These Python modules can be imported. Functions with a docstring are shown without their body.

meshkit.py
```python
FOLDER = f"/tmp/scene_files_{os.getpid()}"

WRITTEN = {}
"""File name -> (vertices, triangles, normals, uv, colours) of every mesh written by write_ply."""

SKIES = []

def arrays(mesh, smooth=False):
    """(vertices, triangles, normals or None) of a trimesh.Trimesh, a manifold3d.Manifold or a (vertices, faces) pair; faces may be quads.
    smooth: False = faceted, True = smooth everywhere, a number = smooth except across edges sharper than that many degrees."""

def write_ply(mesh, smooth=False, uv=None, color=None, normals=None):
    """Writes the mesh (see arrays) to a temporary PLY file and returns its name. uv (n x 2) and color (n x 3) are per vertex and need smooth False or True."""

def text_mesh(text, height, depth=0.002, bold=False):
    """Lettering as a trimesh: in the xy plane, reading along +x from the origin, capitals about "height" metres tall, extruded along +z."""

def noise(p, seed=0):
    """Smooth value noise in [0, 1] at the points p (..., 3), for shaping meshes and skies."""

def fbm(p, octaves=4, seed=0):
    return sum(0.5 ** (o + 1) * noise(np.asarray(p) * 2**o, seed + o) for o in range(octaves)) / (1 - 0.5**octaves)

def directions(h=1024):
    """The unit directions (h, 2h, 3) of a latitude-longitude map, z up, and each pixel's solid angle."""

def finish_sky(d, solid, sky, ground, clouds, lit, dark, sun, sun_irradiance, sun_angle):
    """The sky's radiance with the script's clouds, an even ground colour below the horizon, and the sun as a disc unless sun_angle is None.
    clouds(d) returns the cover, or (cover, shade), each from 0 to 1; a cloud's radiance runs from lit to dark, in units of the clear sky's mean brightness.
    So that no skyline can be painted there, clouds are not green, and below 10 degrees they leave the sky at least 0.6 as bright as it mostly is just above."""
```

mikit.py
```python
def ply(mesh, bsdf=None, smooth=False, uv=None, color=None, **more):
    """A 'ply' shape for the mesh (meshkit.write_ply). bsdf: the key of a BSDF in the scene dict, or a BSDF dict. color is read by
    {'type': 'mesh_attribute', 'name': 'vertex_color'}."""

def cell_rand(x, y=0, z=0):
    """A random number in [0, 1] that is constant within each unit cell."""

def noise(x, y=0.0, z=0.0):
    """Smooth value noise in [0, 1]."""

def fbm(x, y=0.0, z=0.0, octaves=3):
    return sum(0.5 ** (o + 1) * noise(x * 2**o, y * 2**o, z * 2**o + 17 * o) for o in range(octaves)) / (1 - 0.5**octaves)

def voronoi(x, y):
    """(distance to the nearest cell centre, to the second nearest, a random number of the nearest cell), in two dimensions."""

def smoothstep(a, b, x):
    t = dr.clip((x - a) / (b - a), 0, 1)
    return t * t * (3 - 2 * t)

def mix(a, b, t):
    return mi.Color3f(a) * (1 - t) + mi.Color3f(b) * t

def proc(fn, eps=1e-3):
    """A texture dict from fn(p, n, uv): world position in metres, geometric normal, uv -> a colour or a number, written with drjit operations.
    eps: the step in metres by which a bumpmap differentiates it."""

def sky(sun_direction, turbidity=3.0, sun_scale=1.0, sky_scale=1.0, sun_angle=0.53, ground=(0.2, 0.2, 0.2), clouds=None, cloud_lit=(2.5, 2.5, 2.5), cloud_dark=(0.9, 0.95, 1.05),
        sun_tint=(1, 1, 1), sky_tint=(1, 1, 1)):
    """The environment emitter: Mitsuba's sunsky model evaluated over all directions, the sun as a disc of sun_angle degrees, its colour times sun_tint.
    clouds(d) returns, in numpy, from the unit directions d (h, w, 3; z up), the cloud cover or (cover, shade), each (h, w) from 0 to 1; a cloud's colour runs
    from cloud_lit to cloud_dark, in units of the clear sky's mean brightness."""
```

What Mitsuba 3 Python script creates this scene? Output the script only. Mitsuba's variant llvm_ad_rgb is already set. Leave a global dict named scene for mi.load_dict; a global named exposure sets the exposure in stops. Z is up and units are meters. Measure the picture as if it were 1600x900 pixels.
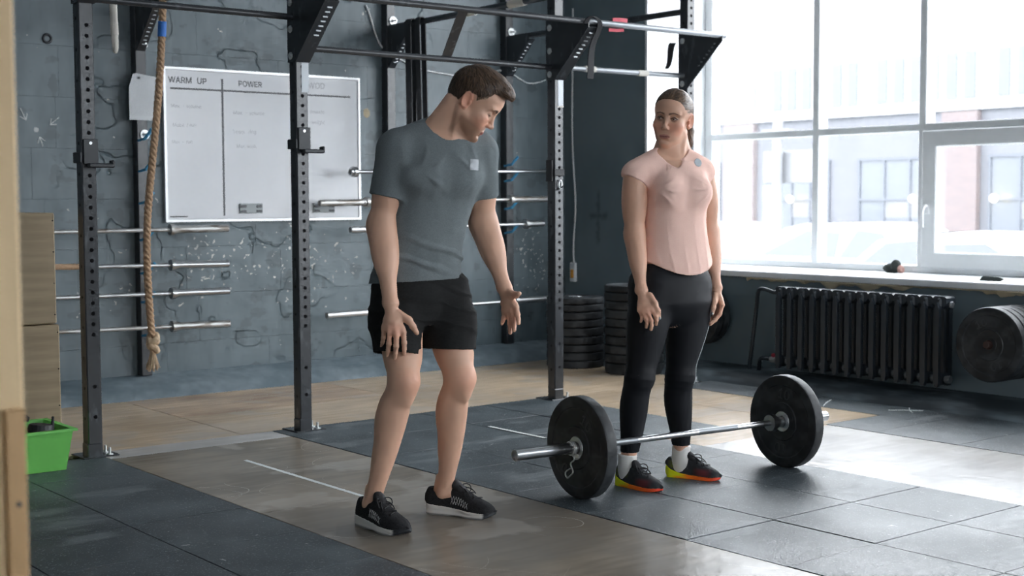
import math
import numpy as np
import trimesh
import drjit as dr
import mitsuba as mi
import mikit
import meshkit
import manifold3d as m3
from mikit import noise, fbm, voronoi, smoothstep, mix, proc
from shapely.geometry import Polygon

scene, labels = {}, {}
T = mi.ScalarTransform4f
rng = np.random.default_rng(7)

# ------------------------------------------------------------------ camera, sky, exposure
EYE = np.array([0.0, 0.0, 1.3])
FWD = np.array([0.62491, 0.77804, -0.06404])
UPV = np.array([0.04330, 0.04739, 0.99794])
scene['camera'] = {
    'type': 'thinlens', 'fov': 41.08, 'fov_axis': 'x',
    'aperture_radius': 0.007, 'focus_distance': 5.75,
    'near_clip': 0.05, 'far_clip': 500.0,
    'to_world': T().look_at(origin=EYE.tolist(), target=(EYE + FWD).tolist(), up=UPV.tolist()),
}
exposure = 4.78
SKY = 1.0


def overcast(d):
    n = meshkit.fbm(d * 3.0, 3, 5)
    return np.ones(d.shape[:2]), np.clip((n - 0.35) * 0.6, 0, 1)


scene['sky'] = mikit.sky([0.3, -0.5, 0.8], turbidity=4, sun_scale=0.0, sky_scale=1.0, ground=(0.35, 0.36, 0.38), clouds=overcast,
                         cloud_lit=(3.0 * SKY, 3.15 * SKY, 3.3 * SKY), cloud_dark=(2.2 * SKY, 2.35 * SKY, 2.5 * SKY))


# ------------------------------------------------------------------ helpers
def uniq(key):
    if key not in scene and key not in labels:
        return key
    n = 1
    while f'{key}_{n:03d}' in scene or f'{key}_{n:03d}' in labels:
        n += 1
    return f'{key}_{n:03d}'


def tag(key, label=None, cat=None, group=None, kind=None):
    d = labels.setdefault(key, {})
    for k, v in (('label', label), ('category', cat), ('group', group), ('kind', kind)):
        if v:
            d[k] = v
    return key


def thing(name, label, cat, group=None):
    return tag(uniq(name), label, cat, group)


def obj(name, mesh, bsdf, parent=None, smooth=False, label=None, cat=None, group=None, kind=None, color=None, to_world=None):
    key = uniq(f'{parent}__{name}' if parent else name)
    d = mesh if isinstance(mesh, dict) else mikit.ply(mesh, bsdf, smooth=smooth, color=color)
    if to_world is not None:
        d = {**d, 'to_world': to_world}
    scene[key] = d
    if label or cat or group or kind:
        tag(key, label, cat, group, kind)
    return key


cat = trimesh.util.concatenate


def box(x0, x1, y0, y1, z0, z1, b=0.0):
    x0, x1 = sorted((x0, x1)); y0, y1 = sorted((y0, y1)); z0, z1 = sorted((z0, z1))
    if b <= 0:
        m = trimesh.creation.box(extents=(x1 - x0, y1 - y0, z1 - z0))
        m.apply_translation(((x0 + x1) / 2, (y0 + y1) / 2, (z0 + z1) / 2))
        return m
    b = min(b, (x1 - x0) / 2.1, (y1 - y0) / 2.1, (z1 - z0) / 2.1)
    pts = []
    for sx in (0, 1):
        for sy in (0, 1):
            for sz in (0, 1):
                X, Y, Z = (x1, x0)[sx], (y1, y0)[sy], (z1, z0)[sz]
                ix, iy, iz = (X + (b if sx else -b)), (Y + (b if sy else -b)), (Z + (b if sz else -b))
                pts += [(X, iy, iz), (ix, Y, iz), (ix, iy, Z)]
    return trimesh.convex.convex_hull(np.array(pts))


def cbox(c, size, b=0.0, rz=0.0):
    m = box(-size[0] / 2, size[0] / 2, -size[1] / 2, size[1] / 2, -size[2] / 2, size[2] / 2, b)
    if rz:
        m.apply_transform(trimesh.transformations.rotation_matrix(rz, [0, 0, 1]))
    m.apply_translation(c)
    return m


def frame_to(z):
    z = np.asarray(z, float); z = z / np.linalg.norm(z)
    a = np.array([0, 0, 1.0]) if abs(z[2]) < 0.9 else np.array([1.0, 0, 0])
    x = np.cross(a, z); x /= np.linalg.norm(x)
    return np.stack([x, np.cross(z, x), z], 1)


def lathe(profile, p=(0, 0, 0), axis=(0, 0, 1), n=48):
    """profile: list of (r, h) along the axis."""
    m = trimesh.creation.revolve(np.array(profile, float), sections=n)
    m.fix_normals()
    M = np.eye(4); M[:3, :3] = frame_to(axis); M[:3, 3] = p
    m.apply_transform(M)
    return m


def cyl(p0, p1, r, n=20, b=0.0):
    p0, p1 = np.asarray(p0, float), np.asarray(p1, float)
    L = np.linalg.norm(p1 - p0)
    b = min(b, r * 0.5, L * 0.4)
    pr = [(0, 0), (r - b, 0), (r, b), (r, L - b), (r - b, L), (0, L)] if b > 0 else [(0, 0), (r, 0), (r, L), (0, L)]
    return lathe(pr, p0, p1 - p0, n)


def spline(pts, n):
    from scipy.interpolate import CubicSpline
    pts = np.asarray(pts, float)
    t = np.r_[0, np.cumsum(np.linalg.norm(np.diff(pts, axis=0), axis=1))]
    return CubicSpline(t, pts)(np.linspace(0, t[-1], n))


def tube(pts, r, sides=8, closed=False):
    p = np.asarray(pts, float)
    rr = np.broadcast_to(r, (len(p),))
    t = np.gradient(p, axis=0)
    if closed:
        t = np.roll(p, -1, 0) - np.roll(p, 1, 0)
    t /= np.linalg.norm(t, axis=1, keepdims=True) + 1e-12
    a = frame_to(t[0])[:, 0]
    A = []
    for k in range(len(p)):
        a = a - t[k] * (a @ t[k]); a /= np.linalg.norm(a) + 1e-12
        A.append(a)
    A = np.array(A); B = np.cross(t, A)
    ang = np.arange(sides) * 2 * np.pi / sides
    v = p[:, None] + rr[:, None, None] * (np.cos(ang)[None, :, None] * A[:, None] + np.sin(ang)[None, :, None] * B[:, None])
    v = v.reshape(-1, 3)
    n = len(p)
    m = n if closed else n - 1
    i, j = np.meshgrid(np.arange(m), np.arange(sides), indexing='ij')
    i2 = (i + 1) % n
    q = np.stack([i * sides + j, i * sides + (j + 1) % sides, i2 * sides + (j + 1) % sides, i2 * sides + j], -1).reshape(-1, 4)
    f = np.vstack([q[:, [0, 1, 2]], q[:, [0, 2, 3]]])
    if not closed:
        v = np.vstack([v, p[0], p[-1]])
        k = np.arange(sides)
        f = np.vstack([f, np.stack([np.full(sides, n * sides), (k + 1) % sides, k], 1),
                       np.stack([np.full(sides, n * sides + 1), (n - 1) * sides + k, (n - 1) * sides + (k + 1) % sides], 1)])
    return trimesh.Trimesh(v, f, process=False)


def extrude(poly, h, origin=(0, 0, 0), ex=(1, 0, 0), ey=(0, 1, 0)):
    """2-D polygon (points or shapely) extruded by h along ex x ey."""
    g = poly if hasattr(poly, 'exterior') else Polygon(poly)
    m = trimesh.creation.extrude_polygon(g, h, engine='earcut')
    M = np.eye(4)
    ex, ey = np.asarray(ex, float), np.asarray(ey, float)
    M[:3, 0], M[:3, 1], M[:3, 2], M[:3, 3] = ex, ey, np.cross(ex, ey), origin
    m.apply_transform(M)
    return m


def text(s, h, origin, ex, ey, depth=0.001, bold=False, center=True):
    m = meshkit.text_mesh(s, h, depth, bold)
    if center:
        c = m.bounds.mean(0); m.apply_translation((-c[0], -c[1], 0))
    M = np.eye(4)
    ex, ey = np.asarray(ex, float), np.asarray(ey, float)
    M[:3, 0], M[:3, 1], M[:3, 2], M[:3, 3] = ex, ey, np.cross(ex, ey), origin
    m.apply_transform(M)
    return m


def blob(c, r, n=3, seed=0, amp=0.25):
    s = trimesh.creation.icosphere(n, 1.0)
    s.vertices *= (1 + amp * (meshkit.fbm(s.vertices * 1.8 + seed, 3, seed) - 0.5))[:, None]
    s.vertices *= np.array(r); s.apply_translation(c)
    return s


def lin(r, g, b):
    c = np.array([r, g, b]) / 255.0
    return [float(x) for x in np.where(c <= 0.04045, c / 12.92, ((c + 0.055) / 1.055) ** 2.4)]


def mat(name, color, rough=0.6, spec=0.5, metal=0.0, bump=None, bscale=0.002, **more):
    c = color if isinstance(color, dict) else {'type': 'rgb', 'value': color}
    r = rough
    b = {'type': 'principled', 'base_color': c, 'roughness': r, 'specular': spec, 'metallic': metal, **more}
    if bump is not None:
        b = {'type': 'bumpmap', 'arbitrary': bump, 'scale': bscale, 'bsdf': b}
    scene[name] = {'type': 'twosided', 'bsdf': b}
    return name


# ------------------------------------------------------------------ materials
def f_wall(p, n, uv):
    u, w = p.x + p.y * 0.7, p.z
    m = fbm(u * 1.3, w * 1.3, 3.0, 4)
    g = fbm(u * 14.0, w * 5.0, 1.0, 3)
    c = mix((0.074, 0.104, 0.118), (0.130, 0.166, 0.183), smoothstep(0.25, 0.75, m * 0.65 + g * 0.35))
    # chipped paint: clusters low on the wall right of the rope and by the right upright
    d1 = dr.sqrt(dr.square((p.x - 4.35) / 0.42) + dr.square((p.z - 0.88) / 0.24))
    d2 = dr.sqrt(dr.square((p.x - 5.05) / 0.55) + dr.square((p.z - 0.85) / 0.36))
    d3 = dr.sqrt(dr.square((p.x - 7.25) / 0.28) + dr.square((p.z - 0.78) / 0.34))
    zone = dr.maximum(dr.maximum(smoothstep(1.2, 0.1, d1), smoothstep(1.2, 0.2, d2) * 0.72), smoothstep(1.2, 0.2, d3) * 0.75)
    wx, wz = u * 24.0 + 2.0 * fbm(u * 20, w * 20, 0.0, 2), w * 24.0 + 2.0 * fbm(u * 20, w * 20, 9.0, 2)
    a, b, r = voronoi(wx, wz)
    chip = smoothstep(0.36, 0.30, a + 0.35 * noise(u * 60, w * 60, 2.0)) * dr.select(r < zone * 0.62 + 0.012, 1.0, 0.0)
    c = mix(c, (0.52, 0.51, 0.48), chip * 0.9)
    dark = smoothstep(0.62, 0.70, fbm(u * 7.0, w * 9.0, 21.0, 4)) * 0.35
    return mix(c, (0.035, 0.045, 0.05), dark)


def b_wall(p, n, uv):
    u, w = p.x + p.y * 0.7, p.z
    cr = dr.abs(fbm(u * 2.4, w * 3.2, 5.0, 4) - 0.5)
    crack = smoothstep(0.012, 0.0, cr) * smoothstep(0.45, 0.6, fbm(u * 0.9, w * 0.9, 31.0, 2))
    return fbm(u * 9.0, w * 9.0, 0.0, 4) * 1.0 + noise(u * 90, w * 90, 1.0) * 0.15 - crack * 1.6


mat('m_wall', proc(f_wall), 0.42, 0.6, bump=proc(b_wall, 2e-3), bscale=0.006)


def f_curb(p, n, uv):
    m = fbm(p.x * 3.0, p.y * 3.0, p.z * 6.0, 4)
    d = fbm(p.x * 17.0, p.y * 17.0, p.z * 17.0, 3)
    return mix((0.10, 0.135, 0.155), (0.21, 0.25, 0.275), smoothstep(0.30, 0.78, m * 0.75 + d * 0.25))


mat('m_curb', proc(f_curb), 0.7, 0.3, bump=proc(lambda p, n, uv: fbm(p.x * 14, p.y * 14, p.z * 14, 4), 2e-3), bscale=0.008)


def f_dark_wall(p, n, uv):
    m = fbm(p.y * 1.5, p.z * 1.5, 3.0, 4)
    c = mix((0.115, 0.158, 0.178), (0.155, 0.200, 0.222), smoothstep(0.3, 0.7, m))
    # dark scuffed cross stain
    a = smoothstep(0.055, 0.0, dr.abs(p.y - 8.38) + 0.03 * noise(p.y * 30, p.z * 30)) * smoothstep(0.26, 0.16, dr.abs(p.z - 1.16))
    b = smoothstep(0.06, 0.0, dr.abs(p.z - 1.17) + 0.03 * noise(p.y * 30, p.z * 30)) * smoothstep(0.13, 0.09, dr.abs(p.y - 8.38))
    return mix(c, (0.030, 0.040, 0.046), dr.maximum(a, b) * 0.55)


mat('m_dark_wall', proc(f_dark_wall), 0.5, 0.4, bump=proc(lambda p, n, uv: fbm(p.y * 8, p.z * 8, 0.0, 4), 2e-3), bscale=0.003)
mat('m_white_plaster', proc(lambda p, n, uv: mix((0.70, 0.72, 0.73), (0.80, 0.81, 0.82), fbm(p.x * 4, p.y * 4, p.z * 4, 3))), 0.55)
mat('m_white_frame', [0.74, 0.76, 0.77], 0.35)
mat('m_ceiling', [0.62, 0.64, 0.65], 0.8)
mat('m_room', [0.50, 0.52, 0.53], 0.75)
mat('m_concrete', [0.12, 0.12, 0.12], 0.8)


def wood_fn(seed, base, light, stain, along_x, gr=0.30):
    def f(p, n, uv):
        a, b = (p.x, p.y) if along_x else (p.y, p.x)
        g = fbm(a * 4.5 + seed, b * 30.0, seed * 3.1, 4)
        m = fbm(p.x * 2.1 + seed, p.y * 2.1, seed, 4)
        c = mix(base, light, smoothstep(0.25, 0.78, gr * g + (1 - gr) * m))
        st = smoothstep(0.50, 0.68, fbm(p.x * 1.4 + 9 * seed, p.y * 1.4, 7.0, 4))
        c = mix(c, stain, st * 0.55)
        pale = smoothstep(0.60, 0.70, fbm(p.x * 3.3, p.y * 3.3, seed + 5, 4))
        c = mix(c, (0.34, 0.32, 0.29), pale * 0.35)
        s1 = dr.abs(noise(p.x * 3.1 + p.y * 1.7, p.y * 2.3 - p.x, seed) - 0.5)
        s2 = dr.abs(noise(p.x * 2.2 - p.y * 2.9, p.y * 1.1 + p.x * 3.0, seed + 7) - 0.47)
        scr = dr.maximum(smoothstep(0.006, 0.0, s1), smoothstep(0.005, 0.0, s2)) * smoothstep(0.52, 0.66, fbm(p.x * 2.7, p.y * 2.7, seed + 3, 2))
        return mix(c, (0.40, 0.38, 0.35), scr * 0.55)
    return f


def r_wood(p, n, uv):
    return 0.19 + 0.26 * fbm(p.x * 3.0, p.y * 3.0, 2.0, 3)


WR = proc(r_wood)
WB = proc(lambda p, n, uv: fbm(p.x * 22, p.y * 22, 0.0, 3), 2e-3)
mat('m_ply_grey', proc(wood_fn(1.0, (0.125, 0.104, 0.078), (0.225, 0.190, 0.148), (0.135, 0.125, 0.110), True)), WR, 0.5, bump=WB, bscale=0.002)
mat('m_ply_tan', proc(wood_fn(4.0, (0.32, 0.240, 0.162), (0.52, 0.405, 0.285), (0.38, 0.330, 0.275), True, 0.5)), WR, 0.45, bump=WB, bscale=0.002)
mat('m_ply_orange', proc(wood_fn(8.0, (0.29, 0.195, 0.130), (0.52, 0.390, 0.265), (0.34, 0.26, 0.195), True, 0.5)), WR, 0.45, bump=WB, bscale=0.002)
mat('m_ply_pale', proc(wood_fn(12.0, (0.30, 0.285, 0.27), (0.46, 0.445, 0.43), (0.36, 0.355, 0.35), True)), WR, 0.8, bump=WB, bscale=0.0025)


def f_rubber(p, n, uv):
    m = fbm(p.x * 2.6, p.y * 2.6, 1.0, 4)
    sp = noise(p.x * 190, p.y * 190, 3.0)
    c = mix((0.026, 0.036, 0.042), (0.056, 0.071, 0.079), smoothstep(0.3, 0.75, m))
    c = mix(c, (0.13, 0.15, 0.16), smoothstep(0.74, 0.92, sp) * 0.55)
    dust = smoothstep(0.64, 0.80, fbm(p.x * 2.0 + 4.0, p.y * 5.5, 9.0, 4))
    c = mix(c, (0.20, 0.22, 0.23), dust * 0.32)
    fl = smoothstep(0.975, 0.985, noise(p.x * 37, p.y * 37, 8.0))
    return mix(c, (0.35, 0.36, 0.36), fl * 0.7)


mat('m_rubber', proc(f_rubber), proc(lambda p, n, uv: 0.36 + 0.16 * fbm(p.x * 4, p.y * 4, 3.0, 3)), 0.75,
    bump=proc(lambda p, n, uv: noise(p.x * 200, p.y * 200, 0.0) + 2.0 * fbm(p.x * 9, p.y * 9, 1.0, 2), 1.5e-3), bscale=0.0020)

mat('m_steel_black', proc(lambda p, n, uv: mix((0.017, 0.020, 0.024), (0.060, 0.070, 0.080), smoothstep(0.62, 0.8, fbm(p.x * 30, p.y * 30, p.z * 9, 3)) * 0.5)), 0.30, 0.8)
mat('m_steel_dark', [0.022, 0.026, 0.030], 0.42, 0.5)
mat('m_hole', [0.004, 0.004, 0.005], 0.9, 0.1)
mat('m_steel', [0.58, 0.59, 0.595], 0.38, 0.5, 1.0)
mat('m_chrome', [0.50, 0.51, 0.52], 0.22, 0.5, 1.0)
mat('m_rusty', proc(lambda p, n, uv: mix((0.56, 0.56, 0.55), (0.26, 0.23, 0.20), smoothstep(0.45, 0.75, fbm(p.x * 14, p.y * 14, p.z * 60, 3)))), 0.40, 0.5, 0.85)
mat('m_zinc', [0.72, 0.74, 0.74], 0.35, 0.5, 0.9)
mat('m_bar_grey', [0.26, 0.275, 0.29], 0.40, 0.5, 0.8)
mat('m_plate', proc(lambda p, n, uv: mix((0.014, 0.016, 0.018), (0.034, 0.038, 0.041), smoothstep(0.35, 0.7, fbm(p.x * 12, p.y * 12, p.z * 12, 4)))), 0.48, 0.4)
mat('m_plate_mark', [0.040, 0.044, 0.047], 0.5, 0.4)
mat('m_radiator', [0.024, 0.032, 0.040], 0.34, 0.6)
mat('m_white_plastic', [0.72, 0.73, 0.74], 0.4)
mat('m_board', proc(lambda p, n, uv: mix((0.60, 0.615, 0.645), (0.67, 0.68, 0.70), fbm(p.x * 2.5, p.z * 2.5, 3.0, 3))), 0.22, 0.5)
mat('m_marker', [0.10, 0.105, 0.115], 0.6)
mat('m_marker_faint', [0.42, 0.43, 0.455], 0.6)
mat('m_alu', [0.70, 0.71, 0.72], 0.35, 0.5, 0.8)
mat('m_green', proc(lambda p, n, uv: mix((0.13, 0.46, 0.085), (0.155, 0.52, 0.105), fbm(p.x * 9, p.y * 9, p.z * 9, 2))), 0.42)
mat('m_black_fabric', [0.014, 0.014, 0.016], 0.8)
mat('m_black_rubber', [0.016, 0.017, 0.019], 0.55)
mat('m_box_wood', proc(lambda p, n, uv: mix((0.235, 0.175, 0.105), (0.34, 0.265, 0.17), fbm(p.x * 4, p.y * 4, p.z * 40, 4))), 0.6)
mat('m_post_wood', proc(lambda p, n, uv: mix((0.48, 0.33, 0.17), (0.66, 0.49, 0.28), fbm(p.x * 30, p.y * 30, p.z * 2.0, 4))), 0.55)
mat('m_post_brown', proc(lambda p, n, uv: mix((0.34, 0.20, 0.085), (0.45, 0.28, 0.13), fbm(p.x * 30, p.y * 30, p.z * 2.0, 4))), 0.55)
mat('m_rope', proc(lambda p, n, uv: mix((0.30, 0.185, 0.115), (0.50, 0.35, 0.23), noise(p.x * 130, p.y * 130, p.z * 130))), 0.9, 0.2)
mat('m_tassel', proc(lambda p, n, uv: mix((0.40, 0.29, 0.19), (0.60, 0.47, 0.33), noise(p.x * 130, p.y * 130, p.z * 60))), 0.9, 0.2)
mat('m_tape_white', [0.66, 0.63, 0.57], 0.8)
mat('m_tape_yellow', [0.50, 0.40, 0.16], 0.8)
mat('m_blue', [0.03, 0.16, 0.52], 0.6)
mat('m_hook_blue', [0.06, 0.30, 0.52], 0.5)
mat('m_red', [0.55, 0.06, 0.09], 0.6)
mat('m_orange', [0.75, 0.36, 0.05], 0.5)
mat('m_chalk', [0.55, 0.57, 0.57], 0.9)
mat('m_foam', [0.42, 0.36, 0.25], 0.95)
mat('m_paper', proc(lambda p, n, uv: mix((0.62, 0.64, 0.66), (0.48, 0.50, 0.53), smoothstep(0.25, 0.1, dr.abs(p.x * 110.0 - dr.floor(p.x * 110.0) - 0.5)) * smoothstep(0.006, 0.012, dr.abs(p.z - 1.865)))), 0.8)
scene['m_glass'] = {'type': 'thindielectric', 'int_ior': 1.5}

# ------------------------------------------------------------------ the room
WX, WY, CEIL = 7.65, 8.80, 4.3      # right wall, back wall, ceiling


def struct(name, mesh, bsdf, parent=None, **kw):
    k = obj(name, mesh, bsdf, parent, **kw)
    if not parent:
        tag(k, kind='structure')
    return k


struct('floor', box(-4.2, 8.5, -7.2, 9.2, -0.20, -0.022), 'm_concrete', label='floor of rubber tiles and plywood sheets', cat='floor')


def plate_mesh(x0, x1, y0, y1, z1, t=0.02, b=0.003, g=0.0012):
    return box(x0 + g, x1 - g, y0 + g, y1 - g, z1 - t, z1, b)


for x0, x1, y0, y1, m in [
    (2.705, 3.745, 5.05, 6.62, 'm_ply_grey'), (2.705, 3.745, 2.60, 5.05, 'm_ply_grey'), (2.705, 3.745, 0.2, 2.60, 'm_ply_grey'),
    (2.705, 3.745, 6.62, 6.84, 'm_ply_pale'),
    (5.262, 6.31, 4.95, 6.84, 'm_ply_tan'), (5.262, 6.31, 2.55, 4.95, 'm_ply_pale'), (5.262, 6.31, 0.2, 2.55, 'm_ply_pale'),
    (-1.0, 1.2, 6.84, 9.0, 'm_ply_tan'), (1.2, 2.42, 6.84, 9.0, 'm_ply_orange'), (2.42, 3.56, 6.84, 9.0, 'm_ply_tan'),
    (3.56, 5.05, 6.84, 7.62, 'm_ply_tan'), (3.56, 5.05, 7.62, 9.0, 'm_ply_orange'), (5.05, 6.45, 6.84, 9.0, 'm_ply_tan'),
    (6.45, 7.65, 7.30, 9.0, 'm_ply_tan'), (6.31, 6.83, 4.99, 6.84, 'm_ply_tan'), (6.45, 7.65, 6.84, 7.30, 'm_ply_tan')]:
    obj('plywood_sheet', plate_mesh(x0, x1, y0, y1, 0.0), m, 'floor')

GX = (3.745, 4.252, 4.757, 5.262, 5.80)
GY = [6.84, 6.31, 5.79, 5.24, 4.69, 4.155, 3.605, 3.11, 2.575, 2.05, 1.53, 1.0]
for i in range(3):
    for j in range(len(GY) - 1):
        obj('rubber_tile', plate_mesh(GX[i], GX[i + 1], GY[j + 1], GY[j], 0.0 + 0.0025 * rng.random(), 0.02, 0.0012, 0.0022), 'm_rubber', 'floor')
for j in range(3):
    obj('rubber_tile', plate_mesh(5.262, 5.80, GY[j + 1], GY[j], 0.002 + 0.002 * rng.random(), 0.02, 0.0012, 0.0022), 'm_rubber', 'floor')
LX = (0.64, 1.16, 1.675, 2.19, 2.705)
LY = [6.72, 6.235, 5.715, 5.195, 4.675, 4.155, 3.635, 3.115, 2.595, 2.075, 1.555]
for i in range(4):
    for j in range(len(LY) - 1):
        obj('rubber_tile', plate_mesh(LX[i], LX[i + 1], LY[j + 1], LY[j], 0.0015 * rng.random(), 0.02, 0.0012, 0.0022), 'm_rubber', 'floor')
RY = [7.30, 6.72, 6.20, 5.68, 5.16, 4.63, 4.10, 3.57, 3.04, 2.5]
for i, (x0, x1) in enumerate(((6.31, 6.83), (6.83, 7.36), (7.36, 7.65))):
    for j in range(len(RY) - 1):
        if (i == 0 and RY[j] > 4.99) and not (RY[j] <= 5.17 and RY[j + 1] < 4.99):
            continue
        y1 = min(RY[j], 4.97) if i == 0 else (RY[j] if RY[j] < 6.84 else 6.84)
        if i > 0 and j == 0:
            continue
        obj('rubber_tile', plate_mesh(x0, x1, RY[j + 1], y1, 0.002 * rng.random(), 0.02, 0.0012, 0.0022), 'm_rubber', 'floor')
# white lines painted on the platforms
for x0, x1, y0, y1, z in ((3.204, 3.226, 5.02, 6.15, 0.0), (4.764, 4.786, 5.66, 6.16, 0.0028)):
    obj('painted_line', box(x0, x1, y0, y1, z, z + 0.0008), 'm_chalk', 'floor', label='white line')

# back wall of painted concrete blocks, each block an entry
struct('wall_back', box(-4.2, 8.5, WY + 0.012, 9.2, -0.2, CEIL), 'm_wall', label='dark grey-blue painted concrete block wall', cat='wall')
zc = -0.005
row = 0
starts = [3.22, 3.47, 3.38, 3.22, 2.98, 3.245]
while zc < CEIL - 0.05:
    z1 = min(zc + 0.331, CEIL)
    x = starts[row % 6] - 0.78 * 4
    while x < 7.9:
        w = 0.78 + 0.10 * (rng.random() - 0.5)
        xe = min(x + w, 8.2)
        if xe > 1.2:
            d = 0.003 * rng.random()
            obj('block', box(x + 0.0002, xe - 0.0002, WY + d * 0.5, WY + 0.02, zc + 0.0002, z1 - 0.0002, 0.0010), 'm_wall', 'wall_back')
        x += w
    zc += 0.331
    row += 1


# sloping concrete curb at the foot of the back wall
def curb(pts, x0, x1, n, bs, axis='x'):
    pr = spline(pts, 9)
    xs = np.linspace(x0, x1, n)
    V = []
    for x in xs:
        for a, z in pr:
            q = 0.018 * (meshkit.fbm(np.array([x * 2.2, a * 3, z * 5]), 3, 4) - 0.5)
            V.append((x, a + q * 1.6, max(z + q * (1 if z > 0.01 else 0), -0.01)))
    V = np.array(V)
    if axis == 'y':
        V = V[:, [1, 0, 2]]
    k = len(pr)
    F = []
    for i in range(n - 1):
        for j in range(k - 1):
            a = i * k + j
            F.append((a, a + 1, a + k + 1, a + k))
    m = trimesh.Trimesh(V, np.array(F)[:, [0, 1, 2, 3]] if 0 else np.vstack([np.array(F)[:, [0, 1, 2]], np.array(F)[:, [0, 2, 3]]]), process=False)
    return m


struct('baseboard_back', curb([(8.46, -0.012), (8.485, 0.02), (8.53, 0.065), (8.63, 0.10), (8.74, 0.118), (8.86, 0.13)], -1.0, 7.66, 160, 0), 'm_curb', smooth=True, label='rounded concrete curb along the foot of the back wall', cat='curb')
mat('m_ledge', proc(lambda p, n, uv: mix((0.022, 0.030, 0.035), (0.115, 0.145, 0.16), smoothstep(0.42, 0.78, fbm(p.x * 5.0, p.y * 2.2, p.z * 9.0, 4)))), 0.6, 0.4, bump=proc(lambda p, n, uv: fbm(p.x * 14, p.y * 14, p.z * 14, 4), 2e-3), bscale=0.008)
for a, b in (((7.02, 5.05), (7.16, 4.90)), ((7.05, 4.90), (7.19, 5.02)), ((6.86, 5.42), (7.10, 5.55))):
    obj('chalk_scratch', tube([(a[0], a[1], 0.003), ((a[0] + b[0]) / 2, (a[1] + b[1]) / 2 + 0.01, 0.0035), (b[0], b[1], 0.003)], 0.0035, 5), 'm_chalk', 'floor', label='white chalk scratch')
struct('baseboard_right', curb([(7.20, -0.012), (7.22, 0.020), (7.28, 0.048), (7.42, 0.062), (7.55, 0.070), (7.68, 0.078)], 2.0, 8.6, 130, 0, 'y'), 'm_ledge', smooth=True, label='low dark concrete curb along the foot of the window wall', cat='curb')

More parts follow.
